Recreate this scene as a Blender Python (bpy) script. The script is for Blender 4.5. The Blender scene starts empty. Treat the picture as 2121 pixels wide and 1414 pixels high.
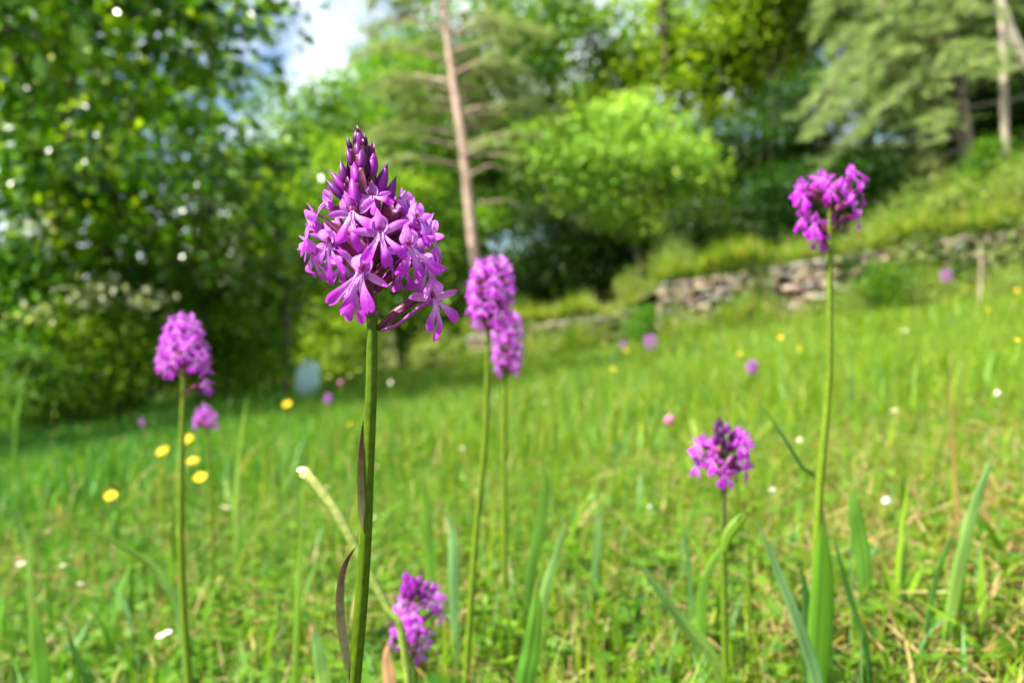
import bpy, math, random
import numpy as np
from mathutils import Vector, Matrix

# ------------------------------------------------------------------ camera, sky, sun, exposure
sc = bpy.context.scene
col = sc.collection
F = 1633.0                    # focal length in pixels of the 2121 px wide photograph
CX, CY = 1060.5, 707.0
CAM_Z = 0.25
FOCUS = 0.223
cd = bpy.data.cameras.new('camera')
cam = bpy.data.objects.new('camera', cd)
col.objects.link(cam)
cam.location = (0, 0, CAM_Z)
cam.rotation_euler = (math.radians(90), 0, 0)
cd.sensor_width = 36.0
cd.lens = F / 2121 * 36.0
cd.clip_start = 0.01
cd.clip_end = 600
cd.dof.use_dof = True
cd.dof.focus_distance = FOCUS - 0.006
cd.dof.aperture_fstop = 10.8
sc.camera = cam

SUN = Vector((-0.60, -0.27, 1.0)).normalized()
SUN_EL = math.asin(SUN.z)
SUN_AZ = math.atan2(SUN.x, SUN.y)
world = bpy.data.worlds.new('World')
sc.world = world
world.use_nodes = True
nt = world.node_tree
nt.nodes.clear()
out = nt.nodes.new('ShaderNodeOutputWorld')
bg = nt.nodes.new('ShaderNodeBackground')
sky = nt.nodes.new('ShaderNodeTexSky')
sky.sky_type = 'NISHITA'
sky.sun_disc = False
sky.sun_elevation = SUN_EL
sky.sun_rotation = SUN_AZ % (2 * math.pi)
sky.air_density = 1.0
sky.dust_density = 0.6
tc = nt.nodes.new('ShaderNodeTexCoord')
mp = nt.nodes.new('ShaderNodeMapping')
mp.inputs['Scale'].default_value = (1, 1, 2.2)
no = nt.nodes.new('ShaderNodeTexNoise')
no.inputs['Scale'].default_value = 2.6
no.inputs['Detail'].default_value = 6
no.inputs['Roughness'].default_value = 0.55
rp = nt.nodes.new('ShaderNodeValToRGB')
rp.color_ramp.elements[0].position = 0.46
rp.color_ramp.elements[1].position = 0.66
mx = nt.nodes.new('ShaderNodeMixRGB')
mx.inputs[2].default_value = (15.0, 15.2, 15.6, 1)
nt.links.new(tc.outputs['Generated'], mp.inputs['Vector'])
nt.links.new(mp.outputs['Vector'], no.inputs['Vector'])
nt.links.new(no.outputs['Fac'], rp.inputs['Fac'])
nt.links.new(rp.outputs['Color'], mx.inputs[0])
nt.links.new(sky.outputs['Color'], mx.inputs[1])
nt.links.new(mx.outputs['Color'], bg.inputs['Color'])
bg.inputs['Strength'].default_value = 0.05
nt.links.new(bg.outputs['Background'], out.inputs['Surface'])

sd = bpy.data.lights.new('sun', 'SUN')
sd.energy = 5.0
sd.angle = math.radians(0.53)
sd.color = (1.0, 0.95, 0.86)
sun = bpy.data.objects.new('sun', sd)
col.objects.link(sun)
sun.rotation_euler = (-SUN).to_track_quat('-Z', 'Y').to_euler()

sc.view_settings.view_transform = 'Standard'
sc.view_settings.look = 'None'
sc.view_settings.exposure = 2.1
sc.view_settings.gamma = 1.0
sc.view_settings.use_curve_mapping = False
sc.render.engine = 'CYCLES'
sc.cycles.use_denoising = True
sc.cycles.max_bounces = 4
sc.cycles.use_adaptive_sampling = True
sc.cycles.adaptive_threshold = 0.03
sc.cycles.diffuse_bounces = 2
sc.cycles.transmission_bounces = 4
sc.cycles.glossy_bounces = 2
sc.cycles.transparent_max_bounces = 4
sc.cycles.caustics_reflective = False
sc.cycles.caustics_refractive = False
sc.cycles.sample_clamp_indirect = 8

# ------------------------------------------------------------------ helpers
W = {}                        # world matrix of each object by name


def at(px, py, d):
    return Vector(((px - CX) / F * d, d, CAM_Z + (CY - py) / F * d))


def tag(o, label=None, cat=None, group=None, kind=None):
    if label:
        o['label'] = label
    if cat:
        o['category'] = cat
    if group:
        o['group'] = group
    if kind:
        o['kind'] = kind
    return o


def link(name, data, parent=None, m=None):
    o = bpy.data.objects.new(name, data)
    col.objects.link(o)
    m = Matrix.Identity(4) if m is None else m
    W[o.name] = m
    if parent is not None:
        o.parent = parent
        o.matrix_basis = W[parent.name].inverted() @ m
    else:
        o.matrix_basis = m
    return o


def empty(name, loc, rz=0.0):
    m = Matrix.Translation(Vector(loc)) @ Matrix.Rotation(rz, 4, 'Z')
    o = link(name, None, None, m)
    o.empty_display_size = 0.05
    return o


def mesh(name, v, f, mat, c=None, smooth=True):
    """v (n,3) array, f list of tuples or (m,k) array, c per-vertex rgb"""
    me = bpy.data.meshes.new(name)
    v = np.asarray(v, dtype=np.float32).reshape(-1, 3)
    if isinstance(f, np.ndarray):
        k = f.shape[1]
        m = f.shape[0]
        me.vertices.add(len(v))
        me.vertices.foreach_set('co', v.ravel())
        me.loops.add(m * k)
        me.loops.foreach_set('vertex_index', f.astype(np.int32).ravel())
        me.polygons.add(m)
        me.polygons.foreach_set('loop_start', np.arange(0, m * k, k, dtype=np.int32))
        me.polygons.foreach_set('loop_total', np.full(m, k, dtype=np.int32))
        me.update(calc_edges=True)
    else:
        me.from_pydata(v.tolist(), [], f)
    if smooth:
        me.polygons.foreach_set('use_smooth', np.ones(len(me.polygons), dtype=bool))
    if c is not None:
        c = np.asarray(c, dtype=np.float32)
        if c.ndim == 1:
            c = np.tile(c, (len(v), 1))
        a = me.color_attributes.new('Col', 'FLOAT_COLOR', 'POINT')
        a.data.foreach_set('color', np.concatenate([c, np.ones((len(c), 1), np.float32)], 1).ravel())
    me.materials.append(mat)
    me.update()
    return me


def join(parts):
    """join [(v, f, c), ...] (faces as lists) into one"""
    V, Fs, C, n = [], [], [], 0
    for v, f, c in parts:
        v = np.asarray(v, float).reshape(-1, 3)
        c = np.asarray(c, float)
        if c.ndim == 1:
            c = np.tile(c, (len(v), 1))
        V.append(v)
        C.append(c)
        Fs += [tuple(int(i) + n for i in q) for q in f]
        n += len(v)
    return np.concatenate(V), Fs, np.concatenate(C)


def spline(pts, n):
    """Catmull-Rom resample of a list of points (any dimension)"""
    p = np.asarray(pts, float)
    if len(p) == 2:
        t = np.linspace(0, 1, n)[:, None]
        return p[0] * (1 - t) + p[1] * t
    P = np.vstack([2 * p[0] - p[1], p, 2 * p[-1] - p[-2]])
    o = []
    for u in np.linspace(0, len(p) - 1, n):
        i = min(int(u), len(p) - 2)
        t = u - i
        a, b, c_, d = P[i], P[i + 1], P[i + 2], P[i + 3]
        o.append(0.5 * (2 * b + (c_ - a) * t + (2 * a - 5 * b + 4 * c_ - d) * t * t + (3 * b - a - 3 * c_ + d) * t ** 3))
    return np.array(o)


def tube(pts, rad, sides=6, flute=0.0, cap=True):
    p = np.asarray(pts, float)
    n = len(p)
    rad = np.broadcast_to(np.asarray(rad, float), (n,))
    tan = np.gradient(p, axis=0)
    tan /= np.linalg.norm(tan, axis=1)[:, None] + 1e-12
    ref = np.array([0.0, 1.0, 0.0]) if abs(tan[0][1]) < 0.8 else np.array([1.0, 0, 0])
    V, Fs = [], []
    for i in range(n):
        s = np.cross(tan[i], ref)
        s /= np.linalg.norm(s)
        ref2 = np.cross(s, tan[i])
        for k in range(sides):
            a = 2 * math.pi * k / sides
            r = rad[i] * (1 + flute * (1 if k % 2 else -1))
            V.append(p[i] + r * (math.cos(a) * s + math.sin(a) * ref2))
        ref = ref2
    for i in range(n - 1):
        for k in range(sides):
            a, b = i * sides + k, i * sides + (k + 1) % sides
            Fs.append((a, b, b + sides, a + sides))
    if cap:
        Fs.append(tuple(range(sides - 1, -1, -1)))
        Fs.append(tuple(range((n - 1) * sides, n * sides)))
    return np.array(V), Fs


def sheet(center, side, width, nu=5, nv=8, cup=0.0, ruffle=0.0, wp=None, seed=0):
    """a petal or leaf: spline centre line, cross direction, width profile; cup lifts the edges along the surface normal"""
    rng = np.random.default_rng(seed)
    c = spline(center, nv)
    tan = np.gradient(c, axis=0)
    tan /= np.linalg.norm(tan, axis=1)[:, None] + 1e-12
    side = np.asarray(side, float)
    V = []
    for i in range(nv):
        t = i / (nv - 1)
        s = side - tan[i] * side.dot(tan[i])
        s /= np.linalg.norm(s) + 1e-12
        nrm = np.cross(s, tan[i])
        w = width * wp(t) * 0.5
        for j in range(nu):
            u = 2 * j / (nu - 1) - 1
            a = u * cup
            rr = w if abs(cup) < 1e-3 else w / max(abs(cup), 1e-3)
            if abs(cup) < 1e-3:
                x, z = u * w, 0.0
            else:
                x, z = rr * math.sin(abs(cup) * u), rr * (1 - math.cos(cup * u)) * (1 if cup > 0 else -1)
            V.append(c[i] + s * x + nrm * (z + ruffle * width * (rng.random() - 0.5) * abs(u)))
    Fs = [(i * nu + j, i * nu + j + 1, (i + 1) * nu + j + 1, (i + 1) * nu + j) for i in range(nv - 1) for j in range(nu - 1)]
    tt = np.repeat(np.linspace(0, 1, nv), nu)
    uu = np.tile(np.linspace(-1, 1, nu), nv)
    return np.array(V), Fs, tt, uu


def leafp(peak=0.4, tip=0.0, base=0.15):
    """width profile: base, swelling to 1 at peak, falling to tip"""
    def f(t):
        if t < peak:
            x = t / peak
            return base + (1 - base) * math.sin(x * math.pi / 2)
        x = (t - peak) / (1 - peak)
        return max(tip + (1 - tip) * math.cos(x * math.pi / 2) ** 0.8, 0.015)
    return f


def mixc(a, b, t):
    t = np.asarray(t, float)[:, None]
    return np.asarray(a) * (1 - t) + np.asarray(b) * t


def child_world(name, parent, pts_f, mat, c):
    """mesh given in world coordinates, stored in the parent's frame"""
    v_, f_ = pts_f
    M = W[parent.name]
    Mi = np.array(M.inverted())
    v_ = np.asarray(v_) @ Mi[:3, :3].T + Mi[:3, 3]
    return link(name, mesh(name, v_, f_, mat, c), parent, M)


# ------------------------------------------------------------------ materials
def attr_mat(name, transl=0.35, rough=0.5, spec=0.4, vary=0.0, hue=0.0, noise=0.0, nscale=40.0, tint=(1.15, 1.1, 0.6), bump=0.0):
    m = bpy.data.materials.new(name)
    m.use_nodes = True
    t = m.node_tree
    N, L = t.nodes, t.links
    N.clear()
    o = N.new('ShaderNodeOutputMaterial')
    p = N.new('ShaderNodeBsdfPrincipled')
    a = N.new('ShaderNodeAttribute')
    a.attribute_name = 'Col'
    c = a.outputs['Color']
    if vary or hue:
        oi = N.new('ShaderNodeObjectInfo')
        hs = N.new('ShaderNodeHueSaturation')
        r1 = N.new('ShaderNodeMapRange')
        r1.inputs[3].default_value = 1 - vary
        r1.inputs[4].default_value = 1 + vary
        L.new(oi.outputs['Random'], r1.inputs[0])
        L.new(r1.outputs[0], hs.inputs['Value'])
        mu = N.new('ShaderNodeMath')
        mu.operation = 'MULTIPLY'
        mu.inputs[1].default_value = 7.31
        fr = N.new('ShaderNodeMath')
        fr.operation = 'FRACT'
        r2 = N.new('ShaderNodeMapRange')
        r2.inputs[3].default_value = 0.5 - hue
        r2.inputs[4].default_value = 0.5 + hue
        L.new(oi.outputs['Random'], mu.inputs[0])
        L.new(mu.outputs[0], fr.inputs[0])
        L.new(fr.outputs[0], r2.inputs[0])
        L.new(r2.outputs[0], hs.inputs['Hue'])
        L.new(c, hs.inputs['Color'])
        c = hs.outputs['Color']
    if noise or bump:
        tco = N.new('ShaderNodeTexCoord')
        nz = N.new('ShaderNodeTexNoise')
        nz.inputs['Scale'].default_value = nscale
        nz.inputs['Detail'].default_value = 4
        L.new(tco.outputs['Object'], nz.inputs['Vector'])
        if noise:
            r3 = N.new('ShaderNodeMapRange')
            r3.inputs[1].default_value = 0.3
            r3.inputs[2].default_value = 0.7
            r3.inputs[3].default_value = 1 - noise
            r3.inputs[4].default_value = 1 + noise
            L.new(nz.outputs['Fac'], r3.inputs[0])
            mm = N.new('ShaderNodeVectorMath')
            mm.operation = 'SCALE'
            L.new(c, mm.inputs[0])
            L.new(r3.outputs[0], mm.inputs['Scale'])
            c = mm.outputs[0]
        if bump:
            b = N.new('ShaderNodeBump')
            b.inputs['Strength'].default_value = bump
            b.inputs['Distance'].default_value = 0.02
            L.new(nz.outputs['Fac'], b.inputs['Height'])
            L.new(b.outputs[0], p.inputs['Normal'])
    L.new(c, p.inputs['Base Color'])
    p.inputs['Roughness'].default_value = rough
    p.inputs['Specular IOR Level'].default_value = spec
    if transl:
        tr = N.new('ShaderNodeBsdfTranslucent')
        tm = N.new('ShaderNodeVectorMath')
        tm.operation = 'MULTIPLY'
        tm.inputs[1].default_value = tint
        L.new(c, tm.inputs[0])
        L.new(tm.outputs[0], tr.inputs['Color'])
        ms = N.new('ShaderNodeMixShader')
        ms.inputs[0].default_value = transl
        L.new(p.outputs[0], ms.inputs[1])
        L.new(tr.outputs[0], ms.inputs[2])
        L.new(ms.outputs[0], o.inputs['Surface'])
    else:
        L.new(p.outputs[0], o.inputs['Surface'])
    return m


M_GRASS = attr_mat('grass_blades', 0.45, 0.5, 0.2, tint=(1.5, 1.35, 0.6))
M_LEAF = attr_mat('tree_leaves', 0.42, 0.5, 0.18, vary=0.12, hue=0.012, tint=(1.35, 1.4, 0.5))
M_GLOSSY = attr_mat('glossy_leaves', 0.42, 0.26, 0.42, tint=(1.6, 1.4, 0.5))
M_NEEDLE = attr_mat('pine_needles', 0.42, 0.6, 0.15, tint=(1.2, 1.2, 0.7))
M_BARK = attr_mat('bark', 0.0, 0.9, 0.2, noise=0.45, nscale=14, bump=0.6)
M_PETAL = attr_mat('orchid_petal', 0.48, 0.62, 0.10, noise=0.14, nscale=1.3, tint=(1.1, 0.95, 1.1))
M_BUD = attr_mat('orchid_bud', 0.12, 0.45, 0.25, noise=0.12, nscale=900, tint=(1.2, 1, 1.2))
M_STEM = attr_mat('orchid_stem', 0.15, 0.5, 0.15, noise=0.24, nscale=420, tint=(1.2, 1.2, 0.5))
M_STONE = attr_mat('dry_stone', 0.0, 0.92, 0.15, vary=0.26, hue=0.03, noise=0.3, nscale=9, bump=0.8)
M_HERB = attr_mat('herb_petals', 0.3, 0.5, 0.3)
M_PLASTIC = attr_mat('pale_plastic', 0.35, 0.45, 0.4, noise=0.06, nscale=8, tint=(1, 1.05, 1.05))


def ground_mat():
    m = bpy.data.materials.new('meadow_soil')
    m.use_nodes = True
    N, L = m.node_tree.nodes, m.node_tree.links
    p = N['Principled BSDF']
    p.inputs['Roughness'].default_value = 0.95
    p.inputs['Specular IOR Level'].default_value = 0.1
    tco = N.new('ShaderNodeTexCoord')
    a = N.new('ShaderNodeTexNoise')
    a.inputs['Scale'].default_value = 2.2
    a.inputs['Detail'].default_value = 8
    b = N.new('ShaderNodeTexNoise')
    b.inputs['Scale'].default_value = 55
    b.inputs['Detail'].default_value = 6
    r = N.new('ShaderNodeValToRGB')
    e = r.color_ramp.elements
    e[0].position, e[0].color = 0.35, (0.028, 0.045, 0.009, 1)
    e[1].position, e[1].color = 0.68, (0.10, 0.075, 0.03, 1)
    k = e.new(0.52)
    k.color = (0.055, 0.065, 0.014, 1)
    ad = N.new('ShaderNodeMath')
    ad.operation = 'ADD'
    ml = N.new('ShaderNodeMath')
    ml.operation = 'MULTIPLY'
    ml.inputs[1].default_value = 0.5
    L.new(tco.outputs['Object'], a.inputs['Vector'])
    L.new(tco.outputs['Object'], b.inputs['Vector'])
    L.new(a.outputs['Fac'], ad.inputs[0])
    L.new(b.outputs['Fac'], ad.inputs[1])
    L.new(ad.outputs[0], ml.inputs[0])
    L.new(ml.outputs[0], r.inputs['Fac'])
    L.new(r.outputs['Color'], p.inputs['Base Color'])
    bu = N.new('ShaderNodeBump')
    bu.inputs['Strength'].default_value = 0.7
    bu.inputs['Distance'].default_value = 0.01
    L.new(b.outputs['Fac'], bu.inputs['Height'])
    L.new(bu.outputs[0], p.inputs['Normal'])
    return m


M_SOIL = ground_mat()

# ------------------------------------------------------------------ terrain
def g_base(x, y):
    x = np.asarray(x, float)
    y = np.asarray(y, float)
    z = -0.0125 * y + 0.13 * np.clip(x, -14, 40)
    z = z + 0.012 * np.sin(x * 3.1 + 1) * np.sin(y * 2.7) + 0.05 * np.sin(x * 0.7 + 2) * np.sin(y * 0.5) * np.clip(y / 6, 0, 1)
    return z + np.clip(y - 38, 0, 60) * 0.16


def y_wall(x):
    x = np.asarray(x, float)
    return np.where(x < 2.2, 14.0, 12.0 - 0.33 * (np.clip(x, 2.2, 11) - 2.24))


def terrace(x, y):
    x = np.asarray(x, float)
    y = np.asarray(y, float)
    T = np.interp(x, [-6, -2.4, -0.8, 2.06, 2.3, 6.8, 12, 40], [-2.4, -0.65, 0.28, 0.80, 1.10, 1.70, 2.35, 3.2])
    s = np.interp(x, [2, 5.5, 7.5, 9.5, 12], [0.02, 0.045, 0.13, 0.22, 0.25])
    return T + s * np.clip(y - y_wall(x), 0, 30) + np.clip(y - 38, 0, 60) * 0.16 + 0.03 * np.sin(x * 2.3) * np.sin(y * 1.9)


def ground(x, y):
    b = g_base(x, y)
    return np.where(np.asarray(y) > y_wall(x) + 0.02, np.maximum(b, terrace(x, y)), b)


def gz(x, y):
    return float(ground(x, y))


def grid_mesh(xs, ys, fn):
    X, Y = np.meshgrid(xs, ys)
    Z = fn(X, Y)
    v = np.stack([X, Y, Z], -1).reshape(-1, 3)
    ny, nx = X.shape
    i = np.arange(ny - 1)[:, None] * nx + np.arange(nx - 1)[None, :]
    f = np.stack([i, i + 1, i + 1 + nx, i + nx], -1).reshape(-1, 4)
    return v, f


xs = np.unique(np.concatenate([np.linspace(-3, 3, 61), np.linspace(-20, 20, 81), np.linspace(-90, 90, 46)]))
ys = np.unique(np.concatenate([np.linspace(-3, 4, 71), np.linspace(4, 24, 61), np.linspace(-60, 140, 51)]))
v, f = grid_mesh(xs, ys, g_base)
tag(link('meadow_ground', mesh('meadow_ground', v, f, M_SOIL)), 'sloping meadow ground under the grass', kind='structure')
u = np.linspace(0, 1, 60) ** 1.6
xs = np.concatenate([np.linspace(-5, 2.19, 24), np.linspace(2.21, 14, 36), np.linspace(15, 70, 20)])
X = np.tile(xs, (60, 1))
Y = y_wall(X) + 0.12 + u[:, None] * 90
Z = terrace(X, Y)
nx = len(xs)
i = np.arange(59)[:, None] * nx + np.arange(nx - 1)[None, :]
f = np.stack([i, i + 1, i + 1 + nx, i + nx], -1).reshape(-1, 4)
tag(link('terrace_ground', mesh('terrace_ground', np.stack([X, Y, Z], -1).reshape(-1, 3), f, M_SOIL)), 'raised terrace ground behind the dry stone walls', kind='structure')

# ------------------------------------------------------------------ dry stone walls
rng = np.random.default_rng(11)


def stone_mesh(seed):
    r = np.random.default_rng(seed)
    q = [-1, 0, 1]
    idx = {}
    V = []
    for a in q:
        for b in q:
            for c_ in q:
                if (a, b, c_) != (0, 0, 0):
                    p = np.array([a, b, c_], float)
                    p = p * (1 - 0.10 * (np.abs(p).sum() - 1)) * 0.5
                    p += r.normal(0, 0.045, 3)
                    idx[(a, b, c_)] = len(V)
                    V.append(p)
    Fs = []
    for ax in range(3):
        for s in (-1, 1):
            for i0 in (-1, 0):
                for j0 in (-1, 0):
                    def key(i_, j_):
                        k = [0, 0, 0]
                        k[ax] = s
                        k[(ax + 1) % 3] = i_
                        k[(ax + 2) % 3] = j_
                        return idx[tuple(k)]
                    qd = [key(i0, j0), key(i0 + 1, j0), key(i0 + 1, j0 + 1), key(i0, j0 + 1)]
                    Fs.append(tuple(qd if s > 0 else qd[::-1]))
    base = np.array([0.25, 0.195, 0.14]) if seed % 3 else np.array([0.21, 0.185, 0.155])
    return mesh('stone', V, Fs, M_STONE, base, smooth=False)


STONES = [stone_mesh(k) for k in range(9)]


def build_wall(name, label, x0, x1, yfun, topfun, course, length):
    root = empty(name, (x0, float(yfun(x0)), float(g_base(x0, yfun(x0)))))
    tag(root, label, 'stone wall')
    n = 30
    X_ = np.linspace(x0 + 0.05, x1, n)
    V, Fs = [], []
    for i_, x in enumerate(X_):
        y = float(yfun(x))
        zb = float(g_base(x, y)) - 0.2
        zt = float(topfun(x)) - 0.06
        V += [(x, y + 0.10, zb), (x, y + 0.10, zt), (x, y + 0.38, zt), (x, y + 0.38, zb)]
        if i_:
            a = (i_ - 1) * 4
            for k in range(4):
                Fs.append((a + k, a + (k + 1) % 4, a + 4 + (k + 1) % 4, a + 4 + k))
    Fs += [(3, 2, 1, 0), tuple(range((n - 1) * 4, n * 4))]
    link('rubble_core', mesh('rubble_core', V, Fs, M_STONE, np.array([0.05, 0.045, 0.03]), smooth=False), root)
    slope = math.atan2(float(topfun(x1)) - float(topfun(x0)), x1 - x0)
    ang = math.atan2(float(yfun(x1)) - float(yfun(x0)), x1 - x0)
    row = 0
    while True:
        any_ = False
        x = x0 - rng.random() * 0.05
        while x < x1:
            l = length * (0.55 + 0.95 * rng.random())
            xm = x + l / 2
            y = float(yfun(xm))
            zt = float(topfun(xm))
            zb = float(g_base(xm, y)) - 0.06
            h = course * (0.85 + 0.3 * rng.random())
            z = zt - (row + 0.5) * course
            if z > zb:
                any_ = True
                if not (rng.random() < 0.03 and row > 0):
                    m = Matrix.Translation((xm, y + 0.09 + rng.normal(0, 0.022), z + rng.normal(0, 0.008))) @ Matrix.Rotation(ang + rng.normal(0, 0.05), 4, 'Z') @ Matrix.Rotation(-slope + rng.normal(0, 0.05), 4, 'Y') @ Matrix.Diagonal((l * 0.98, 0.26, h * (1.25 if row == 0 else 1.0), 1))
                    link('stone', STONES[int(rng.integers(9))], root, m)
            x += l
        row += 1
        if not any_ or row > 14:
            break
    return root


build_wall('stone_wall', 'long grey-brown dry stone terrace wall on the right, topped with weeds', 2.25, 8.6, lambda x: 12.0 - 0.33 * (x - 2.24), lambda x: np.interp(x, [2.2, 6.8, 12], [1.13, 1.75, 2.4]), 0.105, 0.22)
build_wall('stone_wall', 'short low dry stone wall in the middle, behind the two joined orchids', -0.78, 2.2, lambda x: 13.9 + 0 * x, lambda x: np.interp(x, [-0.8, 2.06, 2.3], [0.34, 0.78, 0.84]), 0.11, 0.24)

# ------------------------------------------------------------------ trees
def leaves_mesh(pos, dirs, nrm, length, width, cols):
    """one folded diamond per leaf -> verts, tris, colours"""
    n = len(pos)
    dirs = dirs / (np.linalg.norm(dirs, axis=1)[:, None] + 1e-9)
    side = np.cross(dirs, nrm)
    side /= np.linalg.norm(side, axis=1)[:, None] + 1e-9
    nn = np.cross(side, dirs)
    L = length[:, None]
    Wd = width[:, None]
    v = np.empty((n, 4, 3))
    v[:, 0] = pos
    v[:, 1] = pos + dirs * L * 0.45 + side * Wd * 0.5 + nn * Wd * 0.15
    v[:, 2] = pos + dirs * L
    v[:, 3] = pos + dirs * L * 0.45 - side * Wd * 0.5 + nn * Wd * 0.15
    o = np.arange(n)[:, None] * 4
    f = np.concatenate([o + np.array([[0, 1, 2]]), o + np.array([[0, 2, 3]])], 1).reshape(-1, 3)
    return v.reshape(-1, 3), f, np.repeat(cols, 4, axis=0)


def unit(r, n):
    a = r.normal(size=(n, 3))
    return a / np.linalg.norm(a, axis=1)[:, None]


def broadleaf(seed, trunk, trad, lobes, n_clump, per, leaf, pal, spread=0.4, limbs=14, bark=(0.10, 0.08, 0.06), mat=None, droop=0.5, aspect=0.62, flat=0.6):
    """trunk: polyline; lobes: ellipsoids (x,y,z,rx,ry,rz,weight). returns (trunk mesh, crown mesh)"""
    r = np.random.default_rng(seed)
    w = np.array([l[6] for l in lobes])
    w = w / w.sum()
    pick = r.choice(len(lobes), n_clump, p=w)
    lob = np.array([l[:6] for l in lobes])[pick]
    rad = r.random(n_clump) ** 0.42
    cc = lob[:, :3] + unit(r, n_clump) * rad[:, None] * lob[:, 3:6]
    k = np.repeat(np.arange(n_clump), per)
    n = len(k)
    s = spread * (0.6 + 0.8 * r.random(n_clump))[k][:, None]
    off = np.clip(r.normal(size=(n, 3)), -1.9, 1.9) * s * np.array([1, 1, flat])
    pos = cc[k] + off
    d = off / (np.linalg.norm(off, axis=1)[:, None] + 1e-6) + unit(r, n) * 0.7 + np.array([0, 0, -droop])
    nr = unit(r, n) * 0.8 + np.array([0, 0, 0.8])
    L = leaf * (0.6 + 0.8 * r.random(n))
    tone = np.clip(0.5 + 0.42 * r.normal(size=n_clump)[k] + 0.18 * r.normal(size=n), 0, 1)
    c = mixc(pal[0], pal[1], tone)
    if len(pal) > 2:  # scattered paler leaves, sunlit highlights painted into the crown colour
        q = r.random(n) < (0.20 if mat is not None else 0.10)
        c[q] = np.array(pal[2]) * (0.8 + 0.4 * r.random((q.sum(), 1)))
    v, f, cv = leaves_mesh(pos, d, nr, L, L * aspect, c)
    crown = mesh('crown', v, f, mat or M_LEAF, cv, smooth=False)
    tp = spline(trunk, 10)
    parts = []
    tv, tf = tube(tp, np.linspace(trad, trad * 0.25, 10), 8)
    parts.append((tv, tf, np.array(bark)))
    for j in r.choice(n_clump, min(limbs, n_clump), replace=False):
        e = cc[j]
        q = int(np.clip(3 + 6 * r.random(), 2, 8))
        below = [i_ for i_ in range(1, 10) if tp[i_][2] < e[2] - 0.1 * abs(e[2])]
        q = below[-1] if below and r.random() < 0.6 else (below[len(below) // 2] if below else 1)
        b = tp[q]
        mid = (b * 0.5 + e * 0.5) + np.array([0, 0, 0.12 * np.linalg.norm(e - b)]) + r.normal(0, 0.06, 3) * np.linalg.norm(e - b)
        ln = np.linalg.norm(e - b)
        tv, tf = tube(spline([b, mid, e], 7), np.linspace(trad * 0.33, trad * 0.05 + 0.004, 7), 5)
        parts.append((tv, tf, np.array(bark) * (0.8 + 0.5 * r.random())))
    V, Fs, C = join(parts)
    return mesh('trunk', V, Fs, M_BARK, C), crown


def plant(name, label, cat, meshes, loc, rz=0.0, s=1.0, group=None, tilt=(0, 0)):
    m = Matrix.Translation(Vector(loc)) @ Matrix.Rotation(tilt[0], 4, 'X') @ Matrix.Rotation(tilt[1], 4, 'Y') @ Matrix.Rotation(rz, 4, 'Z') @ Matrix.Scale(s, 4)
    root = link(name, None, None, m)
    tag(root, label, cat, group)
    link('trunk', meshes[0], root, m)
    c = link('crown', meshes[1], root, m)
    c['kind'] = 'stuff'
    return root


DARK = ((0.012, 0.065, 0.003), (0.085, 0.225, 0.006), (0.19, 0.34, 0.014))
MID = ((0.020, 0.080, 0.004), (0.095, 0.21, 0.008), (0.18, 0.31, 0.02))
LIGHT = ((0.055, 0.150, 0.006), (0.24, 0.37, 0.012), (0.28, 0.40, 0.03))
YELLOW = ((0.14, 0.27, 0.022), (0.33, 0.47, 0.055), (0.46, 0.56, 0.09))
SHADE = ((0.005, 0.022, 0.002), (0.026, 0.072, 0.004), (0.06, 0.13, 0.008))  # canopy shade painted into the undergrowth leaf colours
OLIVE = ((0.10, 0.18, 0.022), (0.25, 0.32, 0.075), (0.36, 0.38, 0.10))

# --- large dark glossy tree on the left, its boughs reaching in from beyond the frame
T_LEFT = broadleaf(3, [(0, 0, -0.2), (0.15, 0, 1.5), (0.1, 0.1, 3.5), (0.3, 0, 6.5)], 0.17,
                   [(0.2, 0, 4.2, 2.4, 2.2, 2.3, 1.0), (1.2, -0.3, 3.0, 1.6, 1.3, 0.9, 0.5), (-1.2, 0.2, 2.4, 1.5, 1.4, 1.2, .4), (1.9, 0.2, 4.6, 1.2, 1.1, 1.2, .35)],
                   105, 110, 0.12, DARK, spread=0.30, flat=0.38, limbs=26, bark=(0.06, 0.05, 0.04), mat=M_GLOSSY)
T_LEFT2 = broadleaf(5, [(0, 0, -0.2), (-0.1, 0, 1.6), (0.2, 0.1, 3.6), (0.1, 0, 6.5)], 0.15,
                    [(0, 0, 3.4, 2.2, 2.0, 2.6, 1.0), (0.9, -0.2, 1.8, 1.3, 1.2, 1.0, 0.45), (-0.9, -0.2, 1.5, 1.4, 1.2, 1.0, 0.4)],
                    115, 110, 0.12, MID, spread=0.30, flat=0.38, limbs=22, bark=(0.07, 0.06, 0.045), mat=M_GLOSSY)
# --- woodland trees (reused)
T_A = broadleaf(21, [(0, 0, -0.3), (0.1, 0.1, 3), (-0.1, 0, 7), (0.1, 0, 11)], 0.20,
                [(0, 0, 7.5, 3.0, 3.0, 4.3, 1.0), (1.2, 0, 4.5, 2.2, 2.2, 1.6, .35), (-1.2, 0.4, 5.2, 2.0, 2.0, 1.6, .35)],
                120, 120, 0.21, MID, spread=0.52, flat=0.42, limbs=26)
T_B = broadleaf(22, [(0, 0, -0.3), (-0.2, 0.1, 3), (0.1, 0, 8), (0.0, 0, 13)], 0.18,
                [(0, 0, 9.5, 2.6, 2.6, 4.4, 1.0), (0.8, 0.2, 5.4, 2.2, 2.0, 2.0, .45), (-1.3, 0, 6.8, 1.5, 1.6, 1.6, .25)],
                120, 120, 0.21, LIGHT, spread=0.50, flat=0.42, limbs=24, bark=(0.12, 0.10, 0.08))
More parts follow.
